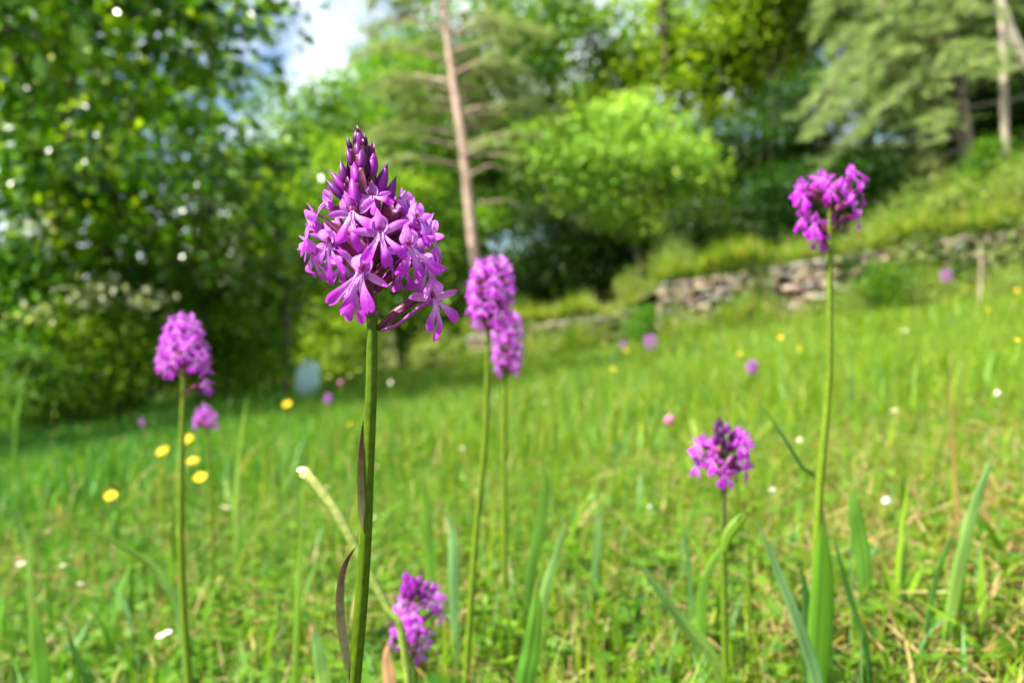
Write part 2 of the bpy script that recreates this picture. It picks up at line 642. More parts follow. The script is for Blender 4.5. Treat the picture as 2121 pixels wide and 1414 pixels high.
T_C = broadleaf(23, [(0, 0, -0.3), (0.3, 0.1, 2), (0.1, 0, 5), (0.4, 0, 8.5)], 0.13,
                [(0.1, 0, 5.0, 2.4, 2.4, 3.6, 1.0), (-0.8, 0.1, 2.6, 1.6, 1.6, 1.3, .35)],
                110, 110, 0.17, LIGHT, spread=0.42, flat=0.42, limbs=22)
T_YEL = broadleaf(24, [(0, 0, -0.2), (-0.15, 0, 1.2), (-0.35, 0, 2.4), (-0.6, 0, 3.8)], 0.07,
                  [(-0.7, 0, 3.3, 1.9, 1.4, 1.15, 1.0), (0.7, 0.0, 2.7, 1.0, 0.9, 0.8, .3), (-0.25, -0.1, 1.75, 0.55, .5, .6, .14), (-1.6, 0, 2.5, .7, .6, .6, .18)],
                  150, 80, 0.13, YELLOW, spread=0.27, limbs=20, bark=(0.20, 0.17, 0.13), droop=0.9)
# --- bushes
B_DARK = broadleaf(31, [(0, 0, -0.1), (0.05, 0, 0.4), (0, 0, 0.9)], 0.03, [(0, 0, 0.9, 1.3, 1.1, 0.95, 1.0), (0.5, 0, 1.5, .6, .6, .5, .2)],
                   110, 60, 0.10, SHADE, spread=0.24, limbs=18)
B_MID = broadleaf(32, [(0, 0, -0.1), (0.0, 0, 0.5), (0.1, 0, 1.2)], 0.03, [(0, 0, 0.95, 1.1, 1.0, 1.0, 1.0), (-0.4, 0, 1.7, .5, .5, .5, .2)],
                  110, 60, 0.095, MID, spread=0.22, limbs=18)
B_LIGHT = broadleaf(33, [(0, 0, -0.05), (0.02, 0, 0.3), (0.05, 0, 0.75)], 0.014, [(0, 0, 0.45, 0.5, 0.45, 0.42, 1.0), (0.1, 0, 0.85, .22, .22, .25, .2)],
                    60, 50, 0.055, OLIVE, spread=0.12, limbs=14)
B_TALL = broadleaf(34, [(0, 0, -0.1), (0.1, 0, 1.2), (0, 0, 3.2)], 0.05, [(0, 0, 2.2, 1.2, 1.1, 1.9, 1.0), (0.5, 0, 1.0, .9, .8, .7, .25)],
                   150, 65, 0.12, MID, spread=0.27, limbs=24)

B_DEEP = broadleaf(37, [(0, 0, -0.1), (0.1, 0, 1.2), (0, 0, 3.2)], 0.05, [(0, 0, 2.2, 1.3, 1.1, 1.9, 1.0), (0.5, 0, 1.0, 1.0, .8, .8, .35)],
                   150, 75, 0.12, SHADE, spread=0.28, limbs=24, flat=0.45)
B_LITE = broadleaf(36, [(0, 0, -0.1), (0.05, 0, 0.6), (0, 0, 1.5)], 0.03, [(0, 0, 1.1, 1.0, 0.9, 1.1, 1.0), (0.4, 0, 1.9, .5, .5, .6, .25)],
                   90, 70, 0.10, LIGHT, spread=0.24, limbs=20, flat=0.45)

def spot(px, d):
    x = (px - CX) / F * d
    return (x, d, gz(x, d) - 0.03)


# left side
plant('broadleaf_tree', 'big dark broadleaf tree whose boughs hang in from the left edge', 'tree', T_LEFT, spot(-390, 4.6), 0.2, 1.0)
dark_tree = plant('broadleaf_tree', 'large dark glossy-leaved tree filling the upper left of the picture', 'tree', T_LEFT, spot(150, 9.0), 2.4, 1.12)
left_tree = plant('broadleaf_tree', 'dark leafy tree behind the leaning left-hand orchid, branches down to the meadow', 'tree', T_LEFT2, spot(430, 11), 1.3, 1.0)
plant('broadleaf_tree', 'shaded tree at the far left edge behind the dark hanging boughs', 'tree', T_LEFT2, spot(-60, 12.5), 3.4, 0.9)
plant('shrub', 'dense green shrub low at the left edge, above the shaded grass', 'shrub', B_MID, spot(110, 8.4), 0.0, 1.0)
plant('shrub', 'sunlit light green shrub low between the left edge and the pyramid-headed orchid', 'shrub', B_LITE, spot(190, 7.8), 2.2, 0.6)
plant('shrub', 'light green shrub just right of the pyramid-headed orchid, at the tree foot', 'shrub', B_LITE, spot(470, 10.2), 4.0, 0.7)
plant('shrub', 'green shrub at the meadow edge directly behind the pyramid-headed left orchid', 'shrub', B_LITE, spot(270, 9.0), 1.0, 0.62)
plant('shrub', 'green shrub just left of the pale blue container', 'shrub', B_LITE, spot(505, 12.5), 2.0, 0.8)
plant('shrub', 'small leafy sapling bush at the lower left edge of the trees', 'shrub', B_MID, spot(95, 7.2), 0.5, 0.42)
plant('shrub', 'leafy shrub right behind the pale blue container', 'shrub', B_LITE, spot(700, 15.0), 2.5, 0.75)
plant('broadleaf_tree', 'tall bushy tree seen between the left orchid and the main flower spike', 'tree', T_C, spot(560, 16.5), 0.3, 0.66)
plant('broadleaf_tree', 'mid-green tree behind the top of the main spike, left of the pine', 'tree', T_A, spot(640, 24), 0.9, 0.82)
plant('broadleaf_tree', 'green tree filling the space between main spike and pine trunk', 'tree', T_A, spot(835, 24), 2.9, 0.84)
plant('broadleaf_tree', 'lighter green bushy tree directly behind the main flower spike', 'tree', T_C, spot(745, 19), 2.1, 0.72)
plant('tall_shrub', 'tall light shrub between the main spike and the pine trunk', 'shrub', B_TALL, spot(880, 17.5), 1.1, 0.95)
# glints and sky gaps painted as added pale leaf sprays in the left-hand trees
def painted_glint_leaves(tree, spots, seed):
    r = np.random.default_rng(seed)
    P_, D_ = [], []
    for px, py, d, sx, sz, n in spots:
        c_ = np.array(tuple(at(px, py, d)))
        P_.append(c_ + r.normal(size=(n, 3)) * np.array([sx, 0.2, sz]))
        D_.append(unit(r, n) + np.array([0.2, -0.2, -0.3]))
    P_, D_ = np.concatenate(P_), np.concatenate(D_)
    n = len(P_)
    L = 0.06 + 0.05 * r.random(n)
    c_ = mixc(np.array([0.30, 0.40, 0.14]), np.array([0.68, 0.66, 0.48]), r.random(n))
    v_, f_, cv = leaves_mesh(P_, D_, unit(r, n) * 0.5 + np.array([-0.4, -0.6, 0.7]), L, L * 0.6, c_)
    o = child_world('painted_glint_leaves', tree, (v_, f_), M_LEAF, cv)
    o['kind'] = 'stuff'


painted_glint_leaves(left_tree, [(410, 415, 9.6, 0.16, 0.05, 60), (455, 480, 9.5, 0.12, 0.14, 70), (485, 545, 9.5, 0.08, 0.12, 70), (440, 580, 9.5, 0.18, 0.05, 55), (120, 140, 7.4, 0.20, 0.08, 40), (200, 310, 7.5, 0.06, 0.14, 40)], 3)
painted_glint_leaves(dark_tree, [(190, 598, 7.4, 0.18, 0.05, 60), (85, 640, 7.4, 0.22, 0.06, 50), (285, 620, 7.4, 0.15, 0.07, 45), (40, 470, 7.3, 0.18, 0.05, 40), (110, 445, 7.4, 0.06, 0.06, 25)], 4)
# centre and right, the wood behind the walls
plant('yellow_tree', 'small sunlit yellow-green tree on a thin pale stem, right of the central pine', 'tree', T_YEL, spot(1330, 17.5), 0.0, 0.97)
wood = [
    (T_B, 'broadleaf_tree', 'tall pale green tree left of the central pine, below the open sky', 850, 30, 0.4, 1.1),
    (T_A, 'broadleaf_tree', 'rounded mid-green tree right behind the central pine', 1010, 29, 2.0, 1.15),
    (T_B, 'broadleaf_tree', 'tall bright tree just right of the central pine', 1150, 31, 3.0, 1.15),
    (T_A, 'broadleaf_tree', 'dark tree behind the small yellow-green tree', 1320, 33, 4.2, 0.98),
    (T_B, 'broadleaf_tree', 'bright leafy tree with a dark bare trunk, right of the small yellow-green tree', 1470, 28, 5.5, 1.1),
    (T_B, 'broadleaf_tree', 'bright tree left of the right-hand conifer, behind the tall right orchid', 1610, 26, 1.2, 1.1),
    (T_A, 'broadleaf_tree', 'dark tree behind the right-hand conifer', 1800, 27, 0.2, 1.05),
    (T_A, 'broadleaf_tree', 'dark tree at the far right edge of the wood', 2080, 24, 2.6, 1.0),
    (T_A, 'broadleaf_tree', 'distant tree below the open sky at the upper left', 660, 36, 3.3, 0.66),
    (T_A, 'broadleaf_tree', 'distant tree behind the left-hand trees', 420, 34, 1.0, 0.5),
    (T_B, 'broadleaf_tree', 'far pale tree deep in the wood between pine and yellow-green tree', 1230, 42, 0.7, 0.95),
    (T_B, 'broadleaf_tree', 'far pale tree deep in the wood left of the right-hand conifer', 1560, 42, 2.7, 0.95),
    (T_A, 'broadleaf_tree', 'far tree deep in the wood behind the right-hand conifer', 1900, 40, 3.9, 1.2),
    (T_A, 'broadleaf_tree', 'far tree deep in the wood behind the central pine', 930, 44, 5.0, 0.95),
]
for ms, nm, lb, px, d, rz, s in wood:
    plant(nm, lb, 'tree', ms, spot(px, d), rz, s)
under = [
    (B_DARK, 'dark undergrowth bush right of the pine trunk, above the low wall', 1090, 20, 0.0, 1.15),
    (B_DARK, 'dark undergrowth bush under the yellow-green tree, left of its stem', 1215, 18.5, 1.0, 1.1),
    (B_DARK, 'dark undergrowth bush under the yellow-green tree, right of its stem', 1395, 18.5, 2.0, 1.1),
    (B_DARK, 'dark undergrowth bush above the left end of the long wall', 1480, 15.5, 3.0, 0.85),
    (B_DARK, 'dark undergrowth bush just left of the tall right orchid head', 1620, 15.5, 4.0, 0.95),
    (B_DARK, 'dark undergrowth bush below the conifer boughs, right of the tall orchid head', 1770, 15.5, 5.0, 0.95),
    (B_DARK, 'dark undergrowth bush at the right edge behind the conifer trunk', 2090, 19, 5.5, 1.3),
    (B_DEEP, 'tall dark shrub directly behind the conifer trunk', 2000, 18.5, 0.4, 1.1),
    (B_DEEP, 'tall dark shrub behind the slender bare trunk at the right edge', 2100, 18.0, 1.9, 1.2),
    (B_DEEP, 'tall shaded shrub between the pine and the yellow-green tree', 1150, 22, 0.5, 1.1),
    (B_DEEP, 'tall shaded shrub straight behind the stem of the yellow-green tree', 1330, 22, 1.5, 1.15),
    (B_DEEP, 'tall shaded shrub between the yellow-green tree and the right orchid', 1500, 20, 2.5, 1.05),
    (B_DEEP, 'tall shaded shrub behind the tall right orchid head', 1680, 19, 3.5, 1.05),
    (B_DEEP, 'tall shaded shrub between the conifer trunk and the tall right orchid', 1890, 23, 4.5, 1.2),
    (B_TALL, 'tall shrub behind the main spike, left of the pine trunk', 700, 26, 5.5, 1.2),
    (B_TALL, 'tall shaded shrub far behind the pale blue container', 610, 22, 0.9, 1.0),
    (B_TALL, 'tall shaded shrub far behind the left orchid', 430, 20, 2.9, 1.1),
]
for ms, lb, px, d, rz, s in under:
    plant('undergrowth_bush', lb, 'bush', ms, spot(px, d), rz, s)
walltop = [
    (B_LIGHT, 'small bright bush on the left end of the long stone wall', 1397, 12.3, 0.0, 0.72),
    (B_LIGHT, 'thin light weed bush on the long wall, second from its left end', 1515, 12.1, 1.0, 0.42),
    (B_LIGHT, 'light bush on the terrace just right of the tall orchid stem', 1850, 12.0, 2.0, 0.62),
    (B_LIGHT, 'light bush on the terrace below the conifer trunk', 1985, 12.6, 3.0, 0.95),
    (B_LIGHT, 'light bush on the terrace at the right edge', 2100, 12.0, 4.0, 0.9),
    (B_MID, 'green bush hanging over the long wall right of the tall orchid stem', 1840, 10.7, 5.0, 0.40),
    (B_LIGHT, 'yellowish bush on top of the low wall beside the long wall', 1310, 14.4, 1.6, 0.62),
    (B_LIGHT, 'low yellowish bush on top of the low wall, in its middle', 1215, 14.5, 2.6, 0.50),
    (B_LIGHT, 'bush in front of the left end of the low wall', 905, 13.5, 3.6, 0.85),
    (B_MID, 'green bush at the foot of the gap between the two walls', 1345, 12.6, 4.6, 0.36),
    (B_LIGHT, 'light bush at the foot of the long wall at the right edge', 2090, 9.6, 5.2, 0.5),
    (B_LIGHT, 'pale weedy bush against the long wall just right of the tall right stem', 1765, 10.75, 1.3, 0.55),
    (B_LIGHT, 'pale weedy bush against the long wall left of the bent dry stalk', 1935, 10.3, 2.3, 0.62),
    (B_LIGHT, 'pale weedy bush against the middle of the long wall', 1560, 11.3, 4.3, 0.5),
    (B_LIGHT, 'tall light bush on the bank just left of the conifer trunk', 1905, 13.4, 0.4, 1.0),
    (B_MID, 'green bush on the bank between conifer trunk and bare pale trunk', 2045, 13.6, 1.4, 0.6),
    (B_LIGHT, 'light bush on the bank just above the hanging green bush', 1820, 12.6, 2.4, 0.75),
    (B_LIGHT, 'pale bush on the bank at the right edge below the bare trunks', 2120, 13.0, 3.4, 1.1),
    (B_LIGHT, 'low light bush on the terrace left of the tall right stem', 1640, 12.6, 4.4, 0.5),
    (B_LIGHT, 'pale bush in front of the middle of the low wall', 1130, 13.4, 0.9, 0.5),
]
for ms, lb, px, d, rz, s in walltop:
    plant('wall_bush', lb, 'bush', ms, spot(px, d), rz, s)


# --- pines
def pine(seed, trunk, trad, whorls, bark, pal, needle, spray, per, droop_end=-0.1):
    """whorls: list of (t along trunk, azimuth deg, length, rise, foliage start fraction)"""
    r = np.random.default_rng(seed)
    tp = spline(trunk, 14)
    parts = []
    tv, tf = tube(tp, np.linspace(trad, trad * 0.3, 14), 9)
    parts.append((tv, tf, np.array(bark)))
    P, D, Lc = [], [], []
    for (t, az, ln, rise, fs) in whorls:
        q = t * 13
        i_ = min(int(q), 12)
        b = tp[i_] * (1 - (q - i_)) + tp[i_ + 1] * (q - i_)
        a = math.radians(az)
        h = np.array([math.sin(a), -math.cos(a), 0])
        sdir = np.array([math.cos(a), math.sin(a), 0])
        bend = r.normal(0, 0.14)
        pts = spline([b, b + h * ln * 0.35 + np.array([0, 0, rise * ln * 0.6]) + sdir * bend * ln * 0.5,
                      b + h * ln * 0.7 + np.array([0, 0, rise * ln * 0.8]) + sdir * bend * ln,
                      b + h * ln + np.array([0, 0, (rise * 0.7 + droop_end) * ln])], 9)
        tv, tf = tube(pts, np.linspace(0.020 + 0.009 * ln, 0.006, 9), 5)
        parts.append((tv, tf, np.array(bark) * 0.85))
        if fs >= 1:
            continue
        for k in range(int(spray * ln)):
            u_ = fs + (1 - fs) * r.random() ** 0.8
            q2 = u_ * 8
            j = min(int(q2), 7)
            o_ = pts[j] * (1 - (q2 - j)) + pts[j + 1] * (q2 - j)
            tw = h * 0.7 + sdir * r.normal(0, 0.75) + np.array([0, 0, r.normal(0.02, 0.22)])
            tl = (0.20 + 0.38 * r.random()) * (1.25 - 0.5 * u_)
            e = o_ + tw * tl + np.array([0, 0, droop_end * tl])
            if r.random() < 0.10:
                tv, tf = tube([o_, (o_ + e) / 2, e], [0.007, 0.005, 0.003], 3, cap=False)
                parts.append((tv, tf, np.array(bark) * 0.8))
            m_ = per
            s_ = r.random(m_)
            P.append(o_ + (e - o_) * s_[:, None])
            D.append(tw * 0.8 + unit(r, m_) * 0.8)
            Lc.append(np.full(m_, np.clip(r.normal(0.5, 0.25), 0, 1)))
    P, D, Lc = np.concatenate(P), np.concatenate(D), np.concatenate(Lc)
    n = len(P)
    c = mixc(pal[0], pal[1], np.clip(Lc + r.normal(0, 0.12, n), 0, 1))
    L = needle * (0.7 + 0.6 * r.random(n))
    v_, f_, cv = leaves_mesh(P, D, unit(r, n), L, L * 0.10 + 0.005, c)
    V, Fs, C = join(parts)
    return mesh('trunk', V, Fs, M_BARK, C), mesh('crown', v_, f_, M_NEEDLE, cv, smooth=False)


r_ = np.random.default_rng(77)
wh = []
for t in np.linspace(0.37, 0.99, 19):
    for k in range(3):
        wh.append((t + r_.normal(0, 0.008), 62 + 236 * r_.random(), (2.6 - 1.3 * t) * (0.7 + 0.5 * r_.random()), 0.10 + 0.15 * r_.random(), 0.22))
wh += [(0.22, 92, 1.2, 0.10, 1.0), (0.27, 60, 1.2, 0.1, 1.0), (0.33, 85, 1.7, 0.22, 0.45), (0.31, 100, 1.5, 0.05, 0.5), (0.33, -80, 1.9, 0.10, 0.45), (0.36, -95, 2.1, 0.08, 0.4), (0.29, -70, 1.7, 0.05, 0.6), (0.31, 20, 1.3, 0.1, 0.5)]
base = Vector(spot(1000, 17.0))
top = at(885, -350, 17.2) - base
mid = at(958, 300, 17.0) - base
PINE_PAL = ((0.14, 0.21, 0.06), (0.33, 0.40, 0.16))
pm = pine(8, [(0, 0, -0.1), tuple(mid), tuple(at(928, 90, 17.1) - base), tuple(top)], 0.135, wh, (0.38, 0.27, 0.21), PINE_PAL, 0.11, 18, 34)
plant('pine_tree', 'tall leaning pine with reddish bare trunk in the middle background', 'pine tree', pm, base)

wh = []
for t in np.linspace(0.43, 0.98, 14):
    for k in range(4):
        wh.append((t + r_.normal(0, 0.01), -150 + 175 * r_.random(), (3.1 - 1.2 * t) * (0.7 + 0.5 * r_.random()), 0.02 + 0.12 * r_.random(), 0.15))
wh += [(0.26, -80, 3.1, 0.05, 0.15), (0.33, -60, 3.2, 0.1, 0.1), (0.22, -95, 2.6, -0.12, 0.25), (0.4, -75, 3.2, 0.1, 0.1), (0.47, -85, 3.2, 0.12, 0.1), (0.30, -35, 2.4, 0.0, 0.15), (0.38, 60, 2.2, 0.06, 0.2), (0.17, -70, 1.9, -0.2, 0.3)]
base = Vector(spot(2012, 15.5))
top = at(1945, -180, 15.5) - base
pm = pine(9, [(0, 0, -0.1), tuple(at(1995, 250, 15.5) - base), tuple(at(1972, 60, 15.5) - base), tuple(top)], 0.17, wh, (0.24, 0.19, 0.16), ((0.11, 0.18, 0.05), (0.35, 0.45, 0.17)), 0.12, 14, 34, droop_end=-0.30)
plant('conifer_tree', 'grey-green drooping conifer with leaning trunk at the upper right', 'conifer', pm, base)


# bare pale trunks and boughs on the right
def bare(name, label, cat, pts, r0, r1, colr):
    p = [np.array(q) for q in pts]
    o = empty(name, p[0])
    tag(o, label, cat)
    tv, tf = tube(spline([q - p[0] for q in p], 14), np.linspace(r0, r1, 14), 8)
    me = mesh('trunk', tv, tf, M_BARK, np.array(colr))
    link('trunk', me, o, Matrix.Translation(Vector(p[0])))
    return o


def foot(px, d):
    return np.array(spot(px, d))


b = bare('bare_tree', 'slender pale bare trunk right of the conifer trunk', 'tree', [foot(2083, 13.2), at(2080, 200, 13.2), at(2072, -60, 13.2)], 0.075, 0.05, (0.30, 0.25, 0.19))
bare('bare_tree', 'pale bare trunk curving up to the left at the right edge', 'tree', [foot(2230, 13), at(2170, 220, 13), at(2105, 90, 13), at(2050, -60, 13)], 0.10, 0.06, (0.36, 0.31, 0.25))
bare('bare_tree', 'dark slender trunk in the wood behind the tall right orchid', 'tree', [foot(1590, 29), at(1580, 250, 29), at(1560, -60, 29)], 0.14, 0.09, (0.05, 0.04, 0.03))
bare('bare_tree', 'dark trunk against the sky gap right of the yellow-green tree', 'tree', [foot(1400, 27.5), at(1385, 250, 27.5), at(1370, -60, 27.5)], 0.22, 0.16, (0.035, 0.03, 0.02))
bare('bare_tree', 'thin greyish trunk in the wood left of the right-hand conifer', 'tree', [foot(1668, 27), at(1640, 200, 27), at(1625, -60, 27)], 0.12, 0.08, (0.09, 0.06, 0.045))
bare('fallen_branch', 'bare pale branch slanting up beside the main flower spike', 'branch', [at(480, 690, 12.5), at(560, 640, 12.4), at(615, 595, 12.3), at(660, 520, 12.2)], 0.035, 0.015, (0.26, 0.23, 0.15))
bare('tree_stump', 'grey slim trunk standing just left of the pale blue container', 'tree', [foot(590, 11.5), at(592, 640, 11.5), at(575, 470, 11.5)], 0.07, 0.05, (0.12, 0.10, 0.08))
bare('dry_stalk', 'bent dry stalk arching in front of the long wall at the right', 'stalk', [foot(2030, 9.4), at(2032, 540, 9.4), at(2025, 500, 9.4), at(1985, 492, 9.4), at(1955, 525, 9.4)], 0.017, 0.008, (0.30, 0.25, 0.17))

# pale container at the meadow edge
p0 = Vector(spot(636, 9.5))
cr = empty('plastic_container', p0, 0.35)
tag(cr, 'pale blue-white upright container at the far edge of the meadow', 'container')


def rbox(sx, sy, h, top_in, skew):
    V, Fs = [], []
    ring = []
    for q in range(16):
        a = 2 * math.pi * (q + 0.5) / 16
        e = 0.35
        ring.append((math.copysign(abs(math.cos(a)) ** e, math.cos(a)), math.copysign(abs(math.sin(a)) ** e, math.sin(a))))
    lv = [(0, .94), (.02, 1), (h * .78, 1), (h * .9, .93), (h, top_in)]
    for z, s in lv:
        for x, y in ring:
            V.append((x * sx / 2 * s, y * sy / 2 * s, z + (skew * x if z > h * .5 else 0)))
    for i_ in range(len(lv) - 1):
        for k in range(16):
            Fs.append((i_ * 16 + k, i_ * 16 + (k + 1) % 16, i_ * 16 + 16 + (k + 1) % 16, i_ * 16 + 16 + k))
    Fs.append(tuple(range(15, -1, -1)))
    Fs.append(tuple(range(64, 80)))
    return np.array(V), Fs


mc = W[cr.name]
v, f = rbox(0.29, 0.22, 0.44, 0.80, 0.03)
link('body', mesh('body', v, f, M_PLASTIC, np.array([0.52, 0.74, 0.72])), cr, mc)
v, f = tube(spline([(-0.06, 0, 0.43), (-0.05, 0, 0.485), (0.03, 0, 0.50), (0.09, 0, 0.45)], 9), 0.018, 8)
link('handle', mesh('handle', v, f, M_PLASTIC, np.array([0.72, 0.78, 0.72])), cr, mc)
v, f = tube([(0.09, 0, 0.43), (0.09, 0, 0.48), (0.09, 0, 0.485)], [0.03, 0.03, 0.02], 10)
link('cap', mesh('cap', v, f, M_PLASTIC, np.array([0.75, 0.80, 0.78])), cr, mc)

# ------------------------------------------------------------------ grass
def blades(b, h, w, az, bend, cols, segs=3, side_jit=None, flatten=None):
    n = len(b)
    d = np.stack([np.cos(az), np.sin(az), np.zeros(n)], 1)
    sa = az + math.pi / 2 + (side_jit if side_jit is not None else 0)
    s = np.stack([np.cos(sa), np.sin(sa), np.zeros(n)], 1)
    nvb = 2 * segs + 1
    v = np.empty((n, nvb, 3))
    up = np.array([0, 0, 1.0])
    cc = np.empty((n, nvb, 3))
    for k in range(segs + 1):
        t = k / segs
        up_amt = h * (t - np.clip(bend, 0, 1.3) * 0.42 * t * t)
        p = b + up * up_amt[:, None] + d * (h * bend * t * t * 0.85)[:, None]
        shade = 0.72 + 0.42 * t
        if k < segs:
            ww = (w * 0.5 * (1 - t ** 2 * 0.75) * (0.7 if k == 0 else 1))[:, None]
            v[:, 2 * k] = p - s * ww
            v[:, 2 * k + 1] = p + s * ww
            cc[:, 2 * k] = cols
            cc[:, 2 * k + 1] = cols
        else:
            v[:, 2 * k] = p
            cc[:, 2 * k] = cols
    tri = []
    for k in range(segs - 1):
        a = 2 * k
        tri += [(a, a + 1, a + 3), (a, a + 3, a + 2)]
    a = 2 * (segs - 1)
    tri.append((a, a + 1, a + 2))
    tri = np.array(tri)
    f = (np.arange(n)[:, None, None] * nvb + tri[None]).reshape(-1, 3)
    return v.reshape(-1, 3), f, cc.reshape(-1, 3)


G1 = np.array([0.030, 0.110, 0.006])
G2 = np.array([0.165, 0.285, 0.012])
G3 = np.array([0.290, 0.340, 0.040])
STRAW = np.array([0.36, 0.27, 0.11])


def dryness(x, y):
    """how straw-coloured the meadow is: drier towards the lower right"""
    a = np.clip((x - 0.10 - 0.10 * y) / 0.45, 0, 1) * np.clip(1.6 - y, 0, 1)
    b_ = 0.5 + 0.5 * np.sin(x * 7.3 + 1.0) * np.sin(y * 6.1 + x * 2)
    return 0.10 + 0.62 * a * (0.5 + 0.5 * b_)


def patch(x, y):
    return 0.5 + 0.25 * np.sin(x * 5.2 + 0.6 * y) * np.sin(y * 4.3 + 1.1) + 0.25 * np.sin(x * 1.3 + 2) * np.sin(y * 1.1 + x)


def meadow(name, label, seed, n, y0, y1, hr, wr, segs, wedge=0.86, pad=0.35, power=1.0, on_terrace=False, dead=1.0, bright=1.0):
    r = np.random.default_rng(seed)
    y = y0 + (y1 - y0) * r.random(n * 2) ** power
    x = (r.random(n * 2) * 2 - 1) * (wedge * y + pad)
    if on_terrace:
        keep = (y > y_wall(x) + 0.1) & (x > -1.2)
    else:
        keep = y < y_wall(x) + np.where(x < -0.9, 30, 0.02)
    keep &= r.random(n * 2) < 0.45 + 0.55 * patch(x, y) + 0.1
    x, y = x[keep][:n], y[keep][:n]
    n = len(x)
    z = ground(x, y) - 0.004
    h = (hr[0] + (hr[1] - hr[0]) * r.random(n) ** 1.6) * (0.7 + 0.6 * patch(x * 1.7 + 3, y * 1.4))
    w = wr[0] + (wr[1] - wr[0]) * r.random(n) ** 1.4
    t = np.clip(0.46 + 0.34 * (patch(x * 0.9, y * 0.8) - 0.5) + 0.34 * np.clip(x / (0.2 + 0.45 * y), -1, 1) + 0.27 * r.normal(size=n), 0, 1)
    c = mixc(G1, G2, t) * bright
    left = np.clip(-x / (0.2 + 0.45 * y), 0, 1)  # tree shade painted into the grass at left: deeper above, less red here
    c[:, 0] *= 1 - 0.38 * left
    q = r.random(n) < 0.16 * (1 - 0.7 * left)
    c[q] = c[q] * 0.4 + G3 * 0.6
    q = r.random(n) < 0.10
    c[q] = np.array([0.11, 0.24, 0.075]) * (0.7 + 0.6 * r.random((q.sum(), 1)))
    q = r.random(n) < dryness(x, y) * dead
    c[q] = STRAW * (0.55 + 0.6 * r.random(q.sum())[:, None])
    bend = np.abs(r.normal(0.32, 0.28, n))
    bend[q] += 0.5
    az = r.random(n) * 2 * math.pi
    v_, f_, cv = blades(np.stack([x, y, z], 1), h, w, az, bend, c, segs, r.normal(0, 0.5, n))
    tag(link(name, mesh(name, v_, f_, M_GRASS, cv)), label, 'grass', kind='stuff')


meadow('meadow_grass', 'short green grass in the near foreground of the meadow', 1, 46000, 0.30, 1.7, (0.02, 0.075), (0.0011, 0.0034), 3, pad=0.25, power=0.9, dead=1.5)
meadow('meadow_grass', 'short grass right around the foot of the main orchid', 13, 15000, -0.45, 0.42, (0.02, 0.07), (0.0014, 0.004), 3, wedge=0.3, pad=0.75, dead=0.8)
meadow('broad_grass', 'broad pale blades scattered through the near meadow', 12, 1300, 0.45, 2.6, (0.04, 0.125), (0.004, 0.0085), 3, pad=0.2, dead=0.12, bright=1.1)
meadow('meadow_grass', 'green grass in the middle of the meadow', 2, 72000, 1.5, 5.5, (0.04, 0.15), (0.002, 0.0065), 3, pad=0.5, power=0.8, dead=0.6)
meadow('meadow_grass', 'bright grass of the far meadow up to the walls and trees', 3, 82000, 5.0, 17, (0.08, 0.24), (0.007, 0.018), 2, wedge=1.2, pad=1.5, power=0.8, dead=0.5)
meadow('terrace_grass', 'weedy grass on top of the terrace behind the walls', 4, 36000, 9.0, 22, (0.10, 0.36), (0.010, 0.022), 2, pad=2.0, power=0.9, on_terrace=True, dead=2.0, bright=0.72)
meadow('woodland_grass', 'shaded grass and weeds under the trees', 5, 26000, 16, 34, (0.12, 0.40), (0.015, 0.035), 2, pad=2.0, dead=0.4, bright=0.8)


def wall_weeds(name, label, seed, n, where):
    r = np.random.default_rng(seed)
    x = -0.9 + 10.5 * r.random(n * 2)
    d_ = r.random(n * 2) ** 1.5
    clump_ = 0.5 + 0.5 * np.sin(x * 4.1 + 0.7) * np.sin(x * 1.7 + 2.0)
    k = r.random(n * 2) < 0.15 + 0.85 * clump_
    x, d_, clump_ = x[k][:n], d_[k][:n], clump_[k][:n]
    n = len(x)
    if where == 'foot':
        y = y_wall(x) - 0.06 - 0.55 * d_
        z = g_base(x, y) - 0.01
        h = (0.20 + 0.60 * r.random(n) ** 1.4) * (0.55 + 0.6 * clump_)
        bend = np.abs(r.normal(0.3, 0.25, n))
        az = r.random(n) * 6.28
    else:
        y = y_wall(x) - 0.05 + 0.5 * d_
        z = np.interp(x, [-0.8, 2.06, 2.19, 2.21, 6.8, 12], [0.34, 0.78, 0.84, 1.14, 1.76, 2.40]) + 0.02
        h = (0.12 + 0.46 * r.random(n) ** 1.6) * (0.5 + 0.8 * clump_)
        bend = np.abs(r.normal(0.5, 0.4, n))
        az = -1.57 + r.normal(0, 1.2, n)
    c = mixc(G1 * 1.1, G2 * 1.15, np.clip(0.55 + 0.3 * r.normal(size=n), 0, 1))
    q = r.random(n) < 0.18
    c[q] = c[q] * 0.3 + np.array([0.38, 0.36, 0.10]) * 0.7
    q = r.random(n) < 0.15
    c[q] = np.array([0.36, 0.32, 0.13]) * (0.7 + 0.5 * r.random((q.sum(), 1)))
    v_, f_, cv = blades(np.stack([x, y, z], 1), h, 0.008 + 0.018 * r.random(n), az, bend, c, 3, r.normal(0, 0.6, n))
    tag(link(name, mesh(name, v_, f_, M_GRASS, cv)), label, 'weeds', kind='stuff')


